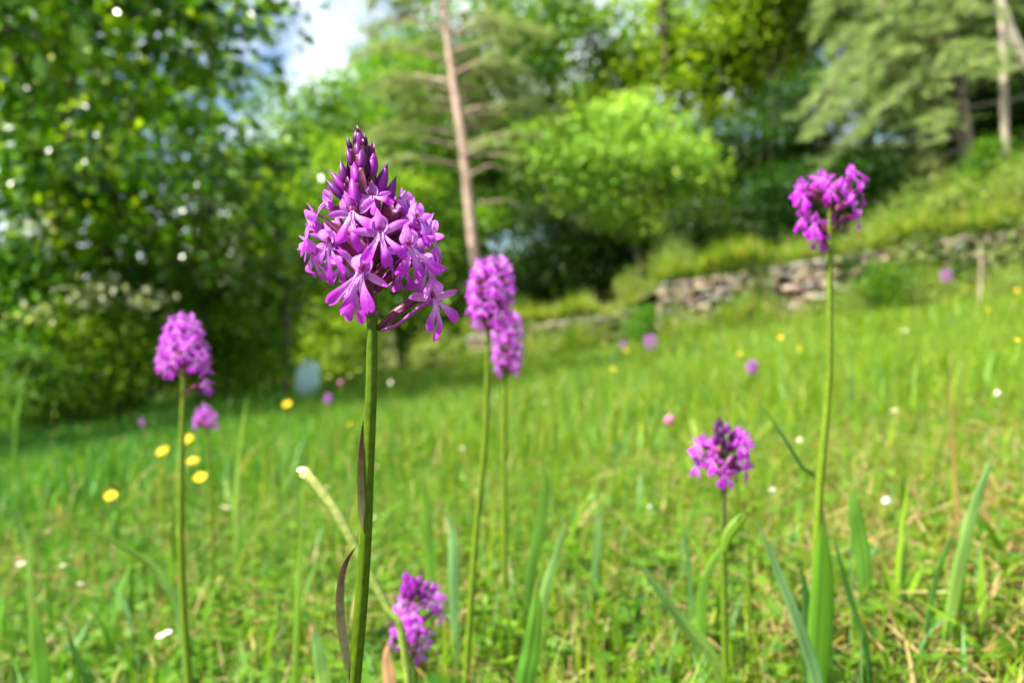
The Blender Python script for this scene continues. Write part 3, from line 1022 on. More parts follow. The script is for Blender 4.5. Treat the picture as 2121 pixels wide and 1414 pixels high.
def creepers(name, label, seed, patches):
    r = np.random.default_rng(seed)
    P_ = []
    for x0, sx, lo, hi, n in patches:
        x = x0 + sx * r.normal(size=n) * 0.5
        t_ = lo + (hi - lo) * r.random(n) + 0.12 * r.normal(size=n)
        zt = np.where(x < 2.2, np.interp(x, [-0.8, 2.06, 2.3], [0.34, 0.78, 0.84]), np.interp(x, [2.2, 6.8, 12], [1.13, 1.75, 2.4]))
        y = np.where(x < 2.2, 13.9, 12.0 - 0.33 * (x - 2.24)) - 0.06 - 0.10 * r.random(n)
        zb = g_base(x, y)
        P_.append(np.stack([x, y, zb + (zt - zb) * t_], 1))
    P_ = np.concatenate(P_)
    n = len(P_)
    L = 0.05 + 0.07 * r.random(n)
    c = mixc(np.array([0.04, 0.11, 0.012]), np.array([0.24, 0.32, 0.07]), np.clip(0.45 + 0.3 * np.sin(P_[:, 0] * 5) + 0.22 * r.normal(size=n), 0, 1))
    v_, f_, cv = leaves_mesh(P_, unit(r, n) + np.array([0, -0.4, -0.4]), unit(r, n) * 0.7 + np.array([-0.3, -0.8, 0.5]), L, L * 0.6, c)
    tag(link(name, mesh(name, v_, f_, M_GRASS, cv, smooth=False)), label, 'creepers', kind='stuff')


creepers('wall_creepers', 'creeping leafy plants hanging over and growing from the stone walls', 16, [(2.35, .3, .0, .6, 260), (2.9, .5, .0, .3, 180), (3.55, .3, .4, 1.1, 110), (4.3, .5, .0, .3, 160), (4.75, .25, .5, 1.15, 110), (5.55, .5, .0, 1.1, 620), (6.2, .7, .0, .8, 560), (7.0, .7, .0, 1.1, 600), (8.0, .6, .0, 1.0, 400), (-0.5, .3, .0, .6, 150), (0.3, .4, .2, 1.1, 220), (1.2, .5, .0, 1.0, 380), (1.9, .4, .0, 1.1, 420)])
wall_weeds('wall_foot_weeds', 'tall pale weeds growing along the foot of the stone walls', 14, 8000, 'foot')
wall_weeds('wall_top_weeds', 'yellowish grass tufts spilling over the tops of the stone walls', 15, 9000, 'top')


def litter(name, label, seed, n, y0, y1, hr, wr, cat):
    """flat-lying dry blades"""
    r = np.random.default_rng(seed)
    y = y0 + (y1 - y0) * r.random(n * 3)
    x = (r.random(n * 3) * 2 - 1) * (0.86 * y + 0.25)
    k = r.random(n * 3) < dryness(x, y) * 1.5
    x, y = x[k][:n], y[k][:n]
    n = len(x)
    h = hr[0] + (hr[1] - hr[0]) * r.random(n)
    w = wr[0] + (wr[1] - wr[0]) * r.random(n)
    a = r.random(n) * 2 * math.pi
    el = np.abs(r.normal(0.12, 0.16, n))
    d = np.stack([np.cos(a) * np.cos(el), np.sin(a) * np.cos(el), np.sin(el)], 1)
    p = np.stack([x, y, ground(x, y) + 0.004 + 0.03 * r.random(n)], 1)
    c = STRAW * (0.5 + 0.8 * r.random((n, 1))) * (1 + r.normal(0, 0.06, (n, 3)))
    v_, f_, cv = leaves_mesh(p, d, unit(r, n) * 0.3 + np.array([0, 0, 1.0]), h, w, c)
    tag(link(name, mesh(name, v_, f_, M_GRASS, cv, smooth=False)), label, cat, kind='stuff')


litter('dry_grass', 'dry straw lying among the green blades', 6, 10000, 0.35, 3.0, (0.025, 0.10), (0.0010, 0.0028), 'dry grass')


def herbs(name, label, seed, n, y0, y1, size):
    """low clover-like leaves close to the ground"""
    r = np.random.default_rng(seed)
    y = y0 + (y1 - y0) * r.random(n)
    x = (r.random(n) * 2 - 1) * (0.86 * y + 0.25)
    k = r.random(n) < 0.35 + 0.7 * patch(x * 2.2, y * 2.0)
    x, y = x[k], y[k]
    n = len(x)
    rep = 3
    x, y = np.repeat(x, rep), np.repeat(y, rep)
    zz = np.repeat(0.006 + 0.030 * r.random(n), rep)
    n = len(x)
    a = np.tile(np.array([0, 2.1, 4.2]), n // 3) + np.repeat(r.random(n // 3) * 6.28, rep)
    d = np.stack([np.cos(a), np.sin(a), r.normal(0.15, 0.3, n)], 1)
    L = size * (0.6 + 0.8 * r.random(n))
    t = np.clip(0.45 + 0.25 * r.normal(size=n), 0, 1)
    c = mixc(np.array([0.030, 0.105, 0.006]), np.array([0.125, 0.235, 0.012]), t)
    v_, f_, cv = leaves_mesh(np.stack([x, y, ground(x, y) + zz], 1), d, unit(r, n) * 0.4 + np.array([0, 0, 1.0]), L, L * 0.75, c)
    tag(link(name, mesh(name, v_, f_, M_GRASS, cv, smooth=False)), label, 'ground cover', kind='stuff')


herbs('clover_leaves', 'low clover-like leaves between the grass blades', 7, 14000, 0.32, 2.4, 0.012)
herbs('meadow_herbs', 'low leafy herbs further out in the meadow', 8, 10000, 2.2, 6.0, 0.022)

# ------------------------------------------------------------------ orchids
LIL = np.array([0.74, 0.38, 0.80])
PINK = np.array([0.58, 0.14, 0.68])
MAG = np.array([0.47, 0.042, 0.57])
DEEP = np.array([0.235, 0.014, 0.26])
MARO = np.array([0.105, 0.018, 0.042])


def g_sheet(center, side, width, c0, c1, cup, wp, nu=5, nv=8, ruf=0.05, seed=0, mid=None, edge=0.0):
    v_, f_, t, u_ = sheet(center, side, width, nu, nv, cup, ruf, wp, seed)
    c = mixc(c0, c1, np.clip(t, 0, 1))
    if mid is not None:
        k = np.clip(1 - np.abs(u_) * 1.6, 0, 1) * np.clip(1.2 - t, 0, 1)
        c = c * (1 - k[:, None] * 0.7) + np.asarray(mid) * k[:, None] * 0.7
    c = c * (1 - 0.13 * (np.cos(u_ * 9.4) > 0.3) * np.clip(1.2 - t, 0, 1))[:, None]
    if edge:
        c = c * (1 - edge * np.abs(u_)[:, None] ** 2)
    return v_, f_, c


def lip_geo(seed, spread=38, notch=0.25):
    r = random.Random(seed)
    parts = []
    for k, (a, L, w) in enumerate(((0, 8.6, 3.1), (-spread, 8.2, 3.05), (spread, 8.2, 3.05))):
        a += r.uniform(-9, 9)
        L *= r.uniform(0.84, 1.16)
        s = math.sin(math.radians(a))
        c_ = math.cos(math.radians(a))
        off = 0.12 * (k - 1)
        curl = r.uniform(-2.2, 1.8)
        ctr = [(0.25 * s, 0.1 + off, 0.4), (s * L * 0.3, 1.4 + off, -L * 0.28 * c_), (s * L * 0.66, 2.0 + off, -L * 0.64 * c_), (s * L, 2.0 + curl + off, -L * c_)]

        def prof(t):
            base = 0.30 + 0.70 * min(1, max(0, (t - 0.15) / 0.6)) ** 1.3
            end = 1.0 if t < 0.80 else math.sqrt(max(0.0, 1 - ((t - 0.80) / 0.215) ** 2.6))
            return max(base * end, 0.05)
        v_, f_, t, u_ = sheet(ctr, (c_, 0, s), w * r.uniform(0.9, 1.1), 7, 11, -0.6 * r.uniform(0.2, 1.6) * (1 if r.random() < 0.8 else -1), 0.06, prof, seed + k)
        # notched, slightly scalloped end
        tipdir = np.array([s, 0, -c_])
        pull = np.clip((t - 0.75) / 0.25, 0, 1) * (notch * w) * (0.9 * np.exp(-(u_ / 0.28) ** 2) + 0.25 * np.cos(u_ * 6 + seed))
        v_ = v_ - tipdir[None] * pull[:, None]
        tt = np.clip((t - 0.15) / 0.55, 0, 1)
        c = mixc(LIL * 1.05, MAG * 1.1, tt ** 0.75)
        k_ = np.clip(1 - np.abs(u_) * 1.8, 0, 1) * np.clip(1 - t * 1.25, 0, 1)
        c = c * (1 - 0.55 * k_[:, None]) + np.array([0.82, 0.58, 0.88]) * 0.55 * k_[:, None]
        parts.append((v_, f_, c))
    # two pale guiding ridges at the mouth
    for s in (-1, 1):
        tv, tf = tube(spline([(s * 0.55, 0.35, 0.5), (s * 0.5, 1.35, -0.8), (s * 0.35, 1.9, -2.4)], 5), [0.28, 0.26, 0.22, 0.16, 0.06], 5)
        parts.append((tv, tf, np.array([0.70, 0.36, 0.78])))
    return join(parts)


def ellipsoid(c, rx, ry, rz, n=8, m=6):
    V, Fs = [], []
    for i_ in range(m + 1):
        th = math.pi * i_ / m
        for k in range(n):
            a = 2 * math.pi * k / n
            V.append((c[0] + rx * math.sin(th) * math.cos(a), c[1] + ry * math.sin(th) * math.sin(a), c[2] + rz * math.cos(th)))
    for i_ in range(m):
        for k in range(n):
            Fs.append((i_ * n + k, i_ * n + (k + 1) % n, (i_ + 1) * n + (k + 1) % n, (i_ + 1) * n + k))
    return np.array(V), Fs


def petal_geo(sx):
    return g_sheet([(sx * 0.5, -0.6, 0.1), (sx * 1.55, -0.3, 1.7), (sx * 1.6, 0.5, 3.2), (sx * 0.75, 1.5, 4.5)], (0.25 * sx, 1, 0), 2.7, LIL, PINK, 0.35 * sx, leafp(0.5, 0.0, 0.3), seed=3)


def sepal_geo(sx, k=0):
    up = (1.2, 0.5, 2.0)[k]
    fw = (0.0, 1.2, -1.0)[k]
    return g_sheet([(sx * 0.6, -0.9, 0.1), (sx * 2.6, -0.8 + fw * .3, up * 0.7), (sx * 5.2, -0.4 + fw, up * 1.2), (sx * 7.2, 0.3 + fw, up * 1.3)], (0, 0.35, 1), 2.25, LIL * 0.96, MAG * 1.15, 0.55 * sx, leafp(0.45, 0.0, 0.3), seed=5 + k)


def dorsal_geo():
    return g_sheet([(0, -1.2, 0), (0, -1.7, 2.0), (0, -0.9, 4.3), (0, 0.7, 6.4)], (1, 0, 0), 3.2, LIL * 0.95, PINK * 0.95, -1.0, leafp(0.45, 0.0, 0.45), seed=9)


def spur_geo(k=0):
    sgn = (-1, 1)[k % 2]
    return tube(spline([(0, -0.2, -0.4), (0, -2.6, -0.9), (sgn * 0.4, -5.8, -3.6), (sgn * 1.4, -7.5, -7.4), (sgn * 1.2, -7.2, -10.5)], 10), np.linspace(0.62, 0.36, 10), 6)


def cup_geo():
    return tube(spline([(0, -2.6, -0.6), (0, -1.9, -0.3), (0, -0.9, 0.2), (0, -0.2, 0.4)], 5), [0.9, 1.25, 1.5, 1.55, 1.45], 10, cap=False)


LIPS = [mesh('lip', *(lambda a: (a[0], a[1], M_PETAL, a[2]))(lip_geo(s, sp))) for s, sp in ((1, 36), (2, 42), (3, 30), (4, 46), (11, 34), (12, 40), (13, 28), (14, 38))]
LIP_FOLD = [mesh('lip', *(lambda a: (a[0], a[1], M_PETAL, a[2]))(lip_geo(s, 14))) for s in (8, 9)]
LIP_WIDE = mesh('lip', *(lambda a: (a[0], a[1], M_PETAL, a[2]))(lip_geo(7, 62)))
PETALS = {s: mesh('petal', *(lambda a: (a[0], a[1], M_PETAL, a[2]))(petal_geo(s))) for s in (-1, 1)}
SEPALS = {(s, k): mesh('sepal', *(lambda a: (a[0], a[1], M_PETAL, a[2]))(sepal_geo(s, k))) for s in (-1, 1) for k in range(3)}
DORSAL = mesh('hood', *(lambda a: (a[0], a[1], M_PETAL, a[2]))(dorsal_geo()))
SPURS = [mesh('spur', *(lambda a: (a[0], a[1], M_BUD, np.array([0.34, 0.05, 0.36])))(spur_geo(k))) for k in range(2)]
CUP = mesh('flower', *(lambda a: (a[0], a[1], M_PETAL, PINK))(cup_geo()))
ve, fe = ellipsoid((0, -0.1, 1.35), 0.5, 0.55, 1.0)
ve2, fe2 = ellipsoid((0, 0.3, 0.55), 0.62, 0.35, 0.35)
COLUMN = mesh('column', *(lambda a: (a[0], a[1], M_BUD, a[2]))(join([(ve, fe, np.array([0.30, 0.02, 0.12])), (ve2, fe2, np.array([0.45, 0.07, 0.22]))])))
# one joined flower for the blurred orchids
simple, vivid = [], []
for k in range(3):
    a = [lip_geo(20 + k, 38), petal_geo(-1), petal_geo(1), sepal_geo(-1, k), sepal_geo(1, k), dorsal_geo()]
    tv, tf = cup_geo()
    a.append((tv, tf, PINK))
    tv, tf = spur_geo(k)
    a.append((tv, tf, np.array([0.34, 0.05, 0.36])))
    a.append((ve, fe, np.array([0.30, 0.02, 0.12])))
    V, Fs, C = join(a)
    simple.append(mesh('flower', V, Fs, M_PETAL, C))
    vivid.append(mesh('flower', V, Fs, M_PETAL, C * np.array([0.92, 0.5, 0.92])))


def bud_mesh(seed, c0, c1):
    r = np.random.default_rng(seed)
    V, C = [], []
    n, m = 12, 11
    for i_ in range(m):
        t = i_ / (m - 1)
        rr = 0.21 * (math.sin(math.pi * min(1, t * 1.0 + 0.06) ** 0.78)) ** 0.72 * (1 - 0.25 * t)
        rr *= 1 - 0.7 * max(0.0, (t - 0.5) / 0.5) ** 1.4
        rr = max(rr, 0.008)
        for k in range(n):
            a = 2 * math.pi * k / n
            q = rr * (1 + 0.09 * math.cos(3 * a + seed))
            V.append((q * math.cos(a), q * math.sin(a) + 0.05 * math.sin(t * 3.1), t))
            s = 0.5 + 0.5 * math.cos(3 * a + seed)
            C.append(np.asarray(c0) * (1 - t) + np.asarray(c1) * t + np.asarray(c0) * 0.35 * (s - 0.5))
    Fs = [(i_ * n + k, i_ * n + (k + 1) % n, (i_ + 1) * n + (k + 1) % n, (i_ + 1) * n + k) for i_ in range(m - 1) for k in range(n)]
    Fs += [tuple(range(n - 1, -1, -1)), tuple(range((m - 1) * n, m * n))]
    return mesh('bud', V, Fs, M_BUD, np.clip(C, 0, 1))


BUD_LIGHT = [bud_mesh(s, (0.27, 0.014, 0.32), (0.11, 0.002, 0.13)) for s in (1, 2)]
BUD_MID = [bud_mesh(s, (0.135, 0.004, 0.16), (0.045, 0.001, 0.055)) for s in (3, 4)]
BUD_DARK = [bud_mesh(s, (0.055, 0.002, 0.065), (0.018, 0.0006, 0.02)) for s in (5, 6)]


def frame(pos, az, pitch, roll, s):
    a, p = math.radians(az), math.radians(pitch)
    fwd = Vector((math.sin(a) * math.cos(p), -math.cos(a) * math.cos(p), math.sin(p)))
    up = Vector((0, 0, 1))
    up = (up - fwd * up.dot(fwd)).normalized()
    up = Matrix.Rotation(math.radians(roll), 3, fwd) @ up
    x = fwd.cross(up)
    m = Matrix((x, fwd, up)).transposed().to_4x4()
    return Matrix.Translation(pos) @ m @ Matrix.Scale(0.001 * s, 4)


def ovary(parent, start, m, r=0.0012, colr=MARO):
    e = m @ Vector((0, -2.3, -0.5))
    back = (m.to_3x3() @ Vector((0, -1, 0))).normalized()
    d = (e - start).length
    p1 = start + (e - start) * 0.35 + Vector((0, 0, 0.10 * d))
    p2 = e + back * d * 0.25 + Vector((0, 0, 0.02 * d))
    pts = spline([tuple(start), tuple(p1), tuple(p2), tuple(e)], 10)
    rad = r * np.array([0.65, 0.85, 1.0, 1.1, 1.15, 1.15, 1.05, 0.95, 0.85, 0.8])
    tv, tf = tube(pts, rad, 7)
    cc = mixc(np.asarray(colr) * 1.0, np.array([0.20, 0.03, 0.10]), np.repeat(np.linspace(0, 1, 10), 7))
    child_world('ovary', parent, (tv, tf), M_BUD, cc)
    return pts


def bract(parent, start, tip, w, colr=(0.13, 0.02, 0.07), side=(1, 0, 0)):
    mid_ = start * 0.5 + tip * 0.5 + Vector((0, -0.0006, 0.0))
    v_, f_, t, u_ = sheet([tuple(start), tuple(mid_), tuple(tip)], side, w, 5, 8, 0.6, 0.03, leafp(0.35, 0.0, 0.5), 2)
    child_world('bract', parent, (v_, f_), M_BUD, mixc(np.array(colr), np.array(colr) * 0.7, t))


def detail_flower(root, px, py, dy, az, pitch, roll, s, axis, k, wide=False, ov=None, spur_to=None):
    m = frame(at(px, py, FOCUS + dy), az, pitch, roll, s)
    fl = link('flower', CUP, root, m)
    link('lip', LIP_WIDE if wide else (LIP_FOLD[k % 2] if k in (7, 8, 9, 14) else LIPS[k % 8]), fl, m)
    link('hood', DORSAL, fl, m)
    for sx in (-1, 1):
        link('petal', PETALS[sx], fl, m)
        link('sepal', SEPALS[(sx, (k + (sx > 0)) % 3)], fl, m)
    link('column', COLUMN, fl, m)
    if spur_to is None:
        link('spur', SPURS[k % 2], fl, m)
    else:
        a_ = m @ Vector((0, -0.4, -0.6))
        tv, tf = tube(spline([tuple(a_), tuple(a_ * 0.75 + spur_to * 0.25 + Vector((0, 0, 0.0008))), tuple(a_ * 0.3 + spur_to * 0.7 - Vector((0, 0, 0.0008))), tuple(spur_to)], 12), np.linspace(0.0006, 0.00045, 12), 6)
        child_world('spur', fl, (tv, tf), M_BUD, np.array([0.34, 0.05, 0.36]))
    st = ov if ov is not None else axis(m.translation.z - 0.0075 * s)
    ovary(fl, st, m)
    return fl, st


# ---- the main orchid
stem_px = [(749, 285, 4), (752, 330, 9), (758, 400, 13), (765, 480, 17), (770, 560, 21), (771.5, 640, 25), (771, 700, 26), (769.5, 800, 27), (765.5, 900, 28), (761, 1000, 29), (757.5, 1100, 30), (748, 1250, 31), (733, 1414, 33), (716, 1600, 35), (700, 1900, 38), (695, 2360, 42)]
pts = np.array([tuple(at(a, b_, FOCUS)) for a, b_, w in stem_px])
pts[-1][2] = gz(pts[-1][0], FOCUS) - 0.004
rad = np.array([w for _, _, w in stem_px]) / F * FOCUS / 2 * 0.87
root = empty('pyramidal_orchid', (pts[-1][0], pts[-1][1], pts[-1][2]))
tag(root, 'large sharp magenta orchid spike on a thick green stem in the foreground', 'orchid')
sp = spline(np.concatenate([pts, rad[:, None]], 1), 60)
tv, tf = tube(sp[:, :3], sp[:, 3], 14, flute=0.05)
tz = np.repeat(sp[:, 2], 14)
tcol = mixc(np.array([0.066, 0.120, 0.004]), np.array([0.07, 0.03, 0.02]), np.clip((tz - at(0, 640, FOCUS).z) / 0.012, 0, 1))
tcol = tcol * np.tile(np.array([1.12, 0.8, 1.0, 0.86, 1.25, 0.82, 0.95, 0.8, 1.2, 0.85, 1.0, 0.8, 1.1, 0.85]), len(sp))[:, None]
child_world('stem', root, (tv, tf), M_STEM, tcol)


def axis_main(z):
    zz = sp[::-1, 2]
    return Vector((float(np.interp(z, zz, sp[::-1, 0])), FOCUS, z))


OPEN = [
    # px, py, depth offset, azimuth, pitch, roll, scale, wide
    (772, 409, -0.007, 4, 8, 4, 0.74, True),
    (731, 444, -0.009, -14, 2, 20, 0.96, False),
    (789, 485, -0.012, 6, 0, 8, 1.04, False),
    (849, 515, -0.008, 28, -4, 14, 1.05, False),
    (747, 568, -0.012, -14, -14, -24, 1.12, False),
    (683, 506, -0.007, -38, -26, -16, 1.08, False),
    (645, 470, 0.000, -76, -4, -4, 1.0, False),
    (674, 424, 0.001, -72, 12, 0, 0.92, False),
    (848, 428, 0.002, 66, 30, 0, 0.9, False),
    (866, 456, -0.004, 60, 14, 6, 0.98, False),
    (892, 492, 0.003, 78, -2, 4, 1.0, False),
    (652, 528, 0.002, -52, -40, -8, 1.0, False),
    (738, 612, -0.003, -8, -48, 0, 0.98, False),
    (882, 552, 0.000, 50, -34, 0, 0.98, False),
    (862, 486, 0.001, 46, 0, 0, 0.92, False),
    (836, 446, 0.010, 140, 4, 0, 0.9, False),
    (700, 486, 0.012, -138, -4, 0, 0.95, False),
    (782, 516, 0.015, 178, -8, 0, 1.0, False),
    (826, 548, 0.012, 150, -14, 0, 0.85, False),
    (712, 545, 0.011, -146, -16, 0, 0.85, False),
    (758, 440, 0.010, 170, 6, 0, 0.85, False),
]
for k, (px, py, dy, az, pi_, ro, s, wd) in enumerate(OPEN):
    fl, st = detail_flower(root, px, py, dy, az, pi_, ro, s * ((1.0, 1.12, 1.04, 1.1, 1.14, 0.96, 1.08)[k % 7] if not wd else 1.0), axis_main, k, wd)
    if k % 2 == 0 or abs(az) < 40:
        e = W[fl.name].translation
        b0 = st + Vector((0, 0, 0.0005))
        bract(fl, b0, b0 + (e - b0) * 0.9 + Vector((0, 0, 0.0045)), 0.0021)
# the lowest flower, set apart on a long stalk
fl, st = detail_flower(root, 899, 622, -0.003, 52, -6, 18, 1.2, axis_main, 1, False, at(782, 682, FOCUS), at(791, 684, FOCUS - 0.002))
bract(fl, at(784, 680, FOCUS), at(838, 640, FOCUS - 0.002), 0.0024, side=(0.4, 0, 1))


def z1(x, y, d):
    return at(580 + x / 5.3025, 240 + y / 5.3025, d)


BUDS = [
    ((832, 300), (842, 150), -0.001, 2, 1.25), ((890, 300), (852, 118), -0.003, 1, 1.1), ((948, 310), (930, 185), -0.001, 2, 0.9),
    ((770, 350), (735, 228), -0.001, 2, 1.15), ((862, 400), (850, 270), -0.005, 1, 1.1), ((985, 430), (1006, 285), -0.001, 1, 1.2),
    ((897, 535), (902, 350), -0.0065, 1, 1.15), ((1018, 610), (1036, 392), -0.004, 0, 1.25), ((790, 520), (738, 345), -0.003, 1, 1.2),
    ((712, 705), (670, 495), -0.002, 1, 1.15), ((842, 700), (815, 508), -0.007, 0, 1.25), ((700, 800), (562, 612), -0.002, 0, 1.1),
    ((672, 880), (512, 703), -0.001, 1, 1.15), ((826, 915), (803, 630), -0.0085, 0, 1.05), ((1098, 815), (1178, 535), -0.002, 0, 1.15),
    ((1180, 930), (1272, 678), 0.0, 0, 1.2), ((905, 420), (930, 260), 0.004, 2, 1.2), ((800, 460), (790, 300), 0.004, 2, 1.2), ((960, 640), (990, 450), 0.006, 2, 1.3),
    ((1010, 800), (1050, 600), 0.007, 1, 1.2), ((760, 700), (740, 520), 0.006, 1, 1.2),
]
for k, (a, b_, dy, tone, fat) in enumerate(BUDS):
    p, q = z1(*a, FOCUS + dy), z1(*b_, FOCUS + dy * 0.6)
    d = q - p
    ln = d.length
    zax = d.normalized()
    yax = Vector((0, -1, 0))
    yax = (yax - zax * yax.dot(zax)).normalized()
    xax = yax.cross(zax)
    p = p - d * 0.24
    m = Matrix.Translation(p) @ Matrix((xax, yax, zax)).transposed().to_4x4() @ Matrix.Diagonal((ln * fat * 0.98, ln * fat * 0.98, ln * 1.42, 1))
    bd = link('bud', (BUD_LIGHT, BUD_MID, BUD_DARK)[tone][k % 2], root, m)
    st = axis_main(min(p.z - 0.006, sp[0, 2] - 0.001))
    mid_ = st * 0.45 + p * 0.55 - Vector((0, 0, 0.001)) + (p - Vector((st.x, st.y, p.z))) * 0.2
    tv, tf = tube(spline([tuple(st), tuple(mid_), tuple(p + d * 0.06)], 7), [0.0006, 0.0008, 0.0010, 0.0011, 0.0011, 0.001, 0.0009], 6)
    child_world('ovary', bd, (tv, tf), M_BUD, MARO * 1.1)
for a, b_, dy, w in (((930, 850), (893, 575), -0.0075, 0.0022), ((820, 500), (818, 300), -0.0045, 0.0016), ((945, 650), (940, 440), -0.0055, 0.0018), ((1035, 720), (1030, 560), -0.003, 0.0016),
                     ((748, 800), (738, 660), -0.004, 0.0016), ((1190, 1100), (1243, 950), -0.004, 0.0018), ((1070, 1080), (1092, 850), -0.0060, 0.002), ((700, 980), (693, 850), -0.002, 0.0011),
                     ((915, 330), (905, 250), -0.0055, 0.0011), ((1030, 420), (1028, 300), -0.003, 0.0011), ((870, 200), (840, 105), -0.003, 0.0011), ((840, 1050), (790, 880), -0.006, 0.002)):
    bract(root, z1(*a, FOCUS + dy), z1(*b_, FOCUS + dy), w)
# clasping sheath leaves on the stem
v_, f_, t, u_ = sheet([tuple(at(754, 1100, FOCUS - 0.0015)), tuple(at(748, 1060, FOCUS - 0.002)), tuple(at(744.5, 990, FOCUS - 0.002)), tuple(at(748, 920, FOCUS - 0.0015)), tuple(at(752.5, 868, FOCUS - 0.001))], (0.75, 0.6, 0), 0.0026, 5, 14, 0.8, 0.02, leafp(0.3, 0.0, 0.45), 1)
lf = child_world('sheath_leaf', root, (v_, f_), M_STEM, mixc(np.array([0.30, 0.29, 0.14]), np.array([0.10, 0.036, 0.040]), np.clip(t * 1.3, 0, 1)))
v_, f_, t, u_ = sheet([tuple(at(728, 1420, FOCUS - 0.001)), tuple(at(717, 1360, FOCUS - 0.0015)), tuple(at(704, 1280, FOCUS - 0.0018)), tuple(at(705, 1205, FOCUS - 0.0012)), tuple(at(718, 1160, FOCUS - 0.0008)), tuple(at(738, 1131, FOCUS - 0.0005))], (0.85, 0.5, 0), 0.0029, 5, 16, 0.75, 0.02, leafp(0.3, 0.0, 0.5), 4)
child_world('sheath_leaf', root, (v_, f_), M_STEM, mixc(np.array([0.30, 0.30, 0.14]), np.array([0.10, 0.036, 0.040]), np.clip(t * 1.25, 0, 1)))
for az, ln in ((60, 0.09), (190, 0.10), (300, 0.08)):
    a = math.radians(az)
    b0 = np.array(tuple(pts[-1])) + np.array([0, 0, 0.012])
    h = np.array([math.cos(a), math.sin(a), 0])
    v_, f_, t, u_ = sheet([b0, b0 + h * ln * 0.4 + np.array([0, 0, 0.035]), b0 + h * ln + np.array([0, 0, 0.02])], (-math.sin(a), math.cos(a), 0), 0.014, 5, 10, 0.5, 0.02, leafp(0.35, 0, 0.6))
    child_world('leaf', root, (v_, f_), M_STEM, np.array([0.07, 0.16, 0.02]))


# ---- the blurred orchids
def far_orchid(label, stem_list, d, flowers, buds, scale, seed, width=4.6, leaf=None, ovaries=True, group=None, stemc=((0.11, 0.15, 0.015), (0.115, 0.185, 0.012)), heads=None):
    """stem_list: (px, py) from the head's top to the foot; flowers (px,py,dy,az,pitch,roll); buds (px,py,dy,len,tone,lean)"""
    r = random.Random(seed)
    P = [at(a, b_, d) for a, b_ in stem_list]
    ft = P[-1].copy()
    ft.z = gz(ft.x, ft.y) - 0.004
    if P[-1].z > ft.z + 0.01:
        P.append(Vector((ft.x + (P[-1].x - P[-2].x) * 0.3, ft.y, ft.z)))
    P[-1].z = gz(P[-1].x, P[-1].y) - 0.004
    root = empty('pyramidal_orchid', P[-1])
    tag(root, label, 'orchid', group)
    q = spline([tuple(p_) for p_ in P], 26)
    rr = np.concatenate([np.linspace(0.0006, width * 0.0005 * 0.8, 8), np.linspace(width * 0.0005 * 0.8, width * 0.0005 * 1.2, 18)])
    tv, tf = tube(q, rr, 7)
    child_world('stem', root, (tv, tf), M_STEM, mixc(np.array(stemc[0]), np.array(stemc[1]), np.clip(np.repeat(np.linspace(0, 1.6, 26), 7), 0, 1)))
    zz = q[::-1, 2]

    def ax(z):
        return Vector((float(np.interp(z, zz, q[::-1, 0])), float(np.interp(z, zz, q[::-1, 1])), z))
    for k, (px, py, dy, az, pi_, ro) in enumerate(flowers):
        m = frame(at(px, py, d + dy), az, pi_, ro, scale * r.uniform(0.92, 1.08))
        fl = link('flower', (heads or simple)[k % 3], root, m)
        if ovaries:
            ovary(fl, ax(min(m.translation.z - 0.008 * scale, float(q[0, 2]) - 0.001)), m, 0.0011, MARO * 1.3)
    for k, (px, py, dy, ln, tone, lean) in enumerate(buds):
        p = at(px, py, d + dy)
        m = Matrix.Translation(p) @ Matrix.Rotation(math.radians(lean), 4, 'Y') @ Matrix.Rotation(r.random() * 6, 4, 'Z') @ Matrix.Diagonal((ln * 1.25, ln * 1.25, ln, 1))
        link('bud', (BUD_LIGHT, BUD_MID, BUD_DARK)[tone][k % 2], root, m)
    for pl, wpx, c0, pk in leaf or []:
        Q = [at(a, b_, d - 0.006) for a, b_ in pl][::-1]
        axv = np.array(tuple(Q[-1] - Q[0]))
        sd_ = np.cross(axv, (0, 1, 0))
        sd_ = sd_ / np.linalg.norm(sd_) + np.array([0, 0.35, 0])
        v_, f_, t, u_ = sheet([tuple(p_) for p_ in Q], sd_, wpx / F * d, 11, 20, 0.75, 0.02, leafp(pk, 0.0, 0.5), 3)
        cc = np.tile(np.array(c0), (len(v_), 1)) * (np.tile(0.85 + 0.3 * np.random.default_rng(seed).random(11), 20) * (1 - 0.55 * np.exp(-((u_ - 0.15) / 0.13) ** 2)))[:, None]
        child_world('leaf', root, (v_, f_), M_GRASS, cc)
    return root


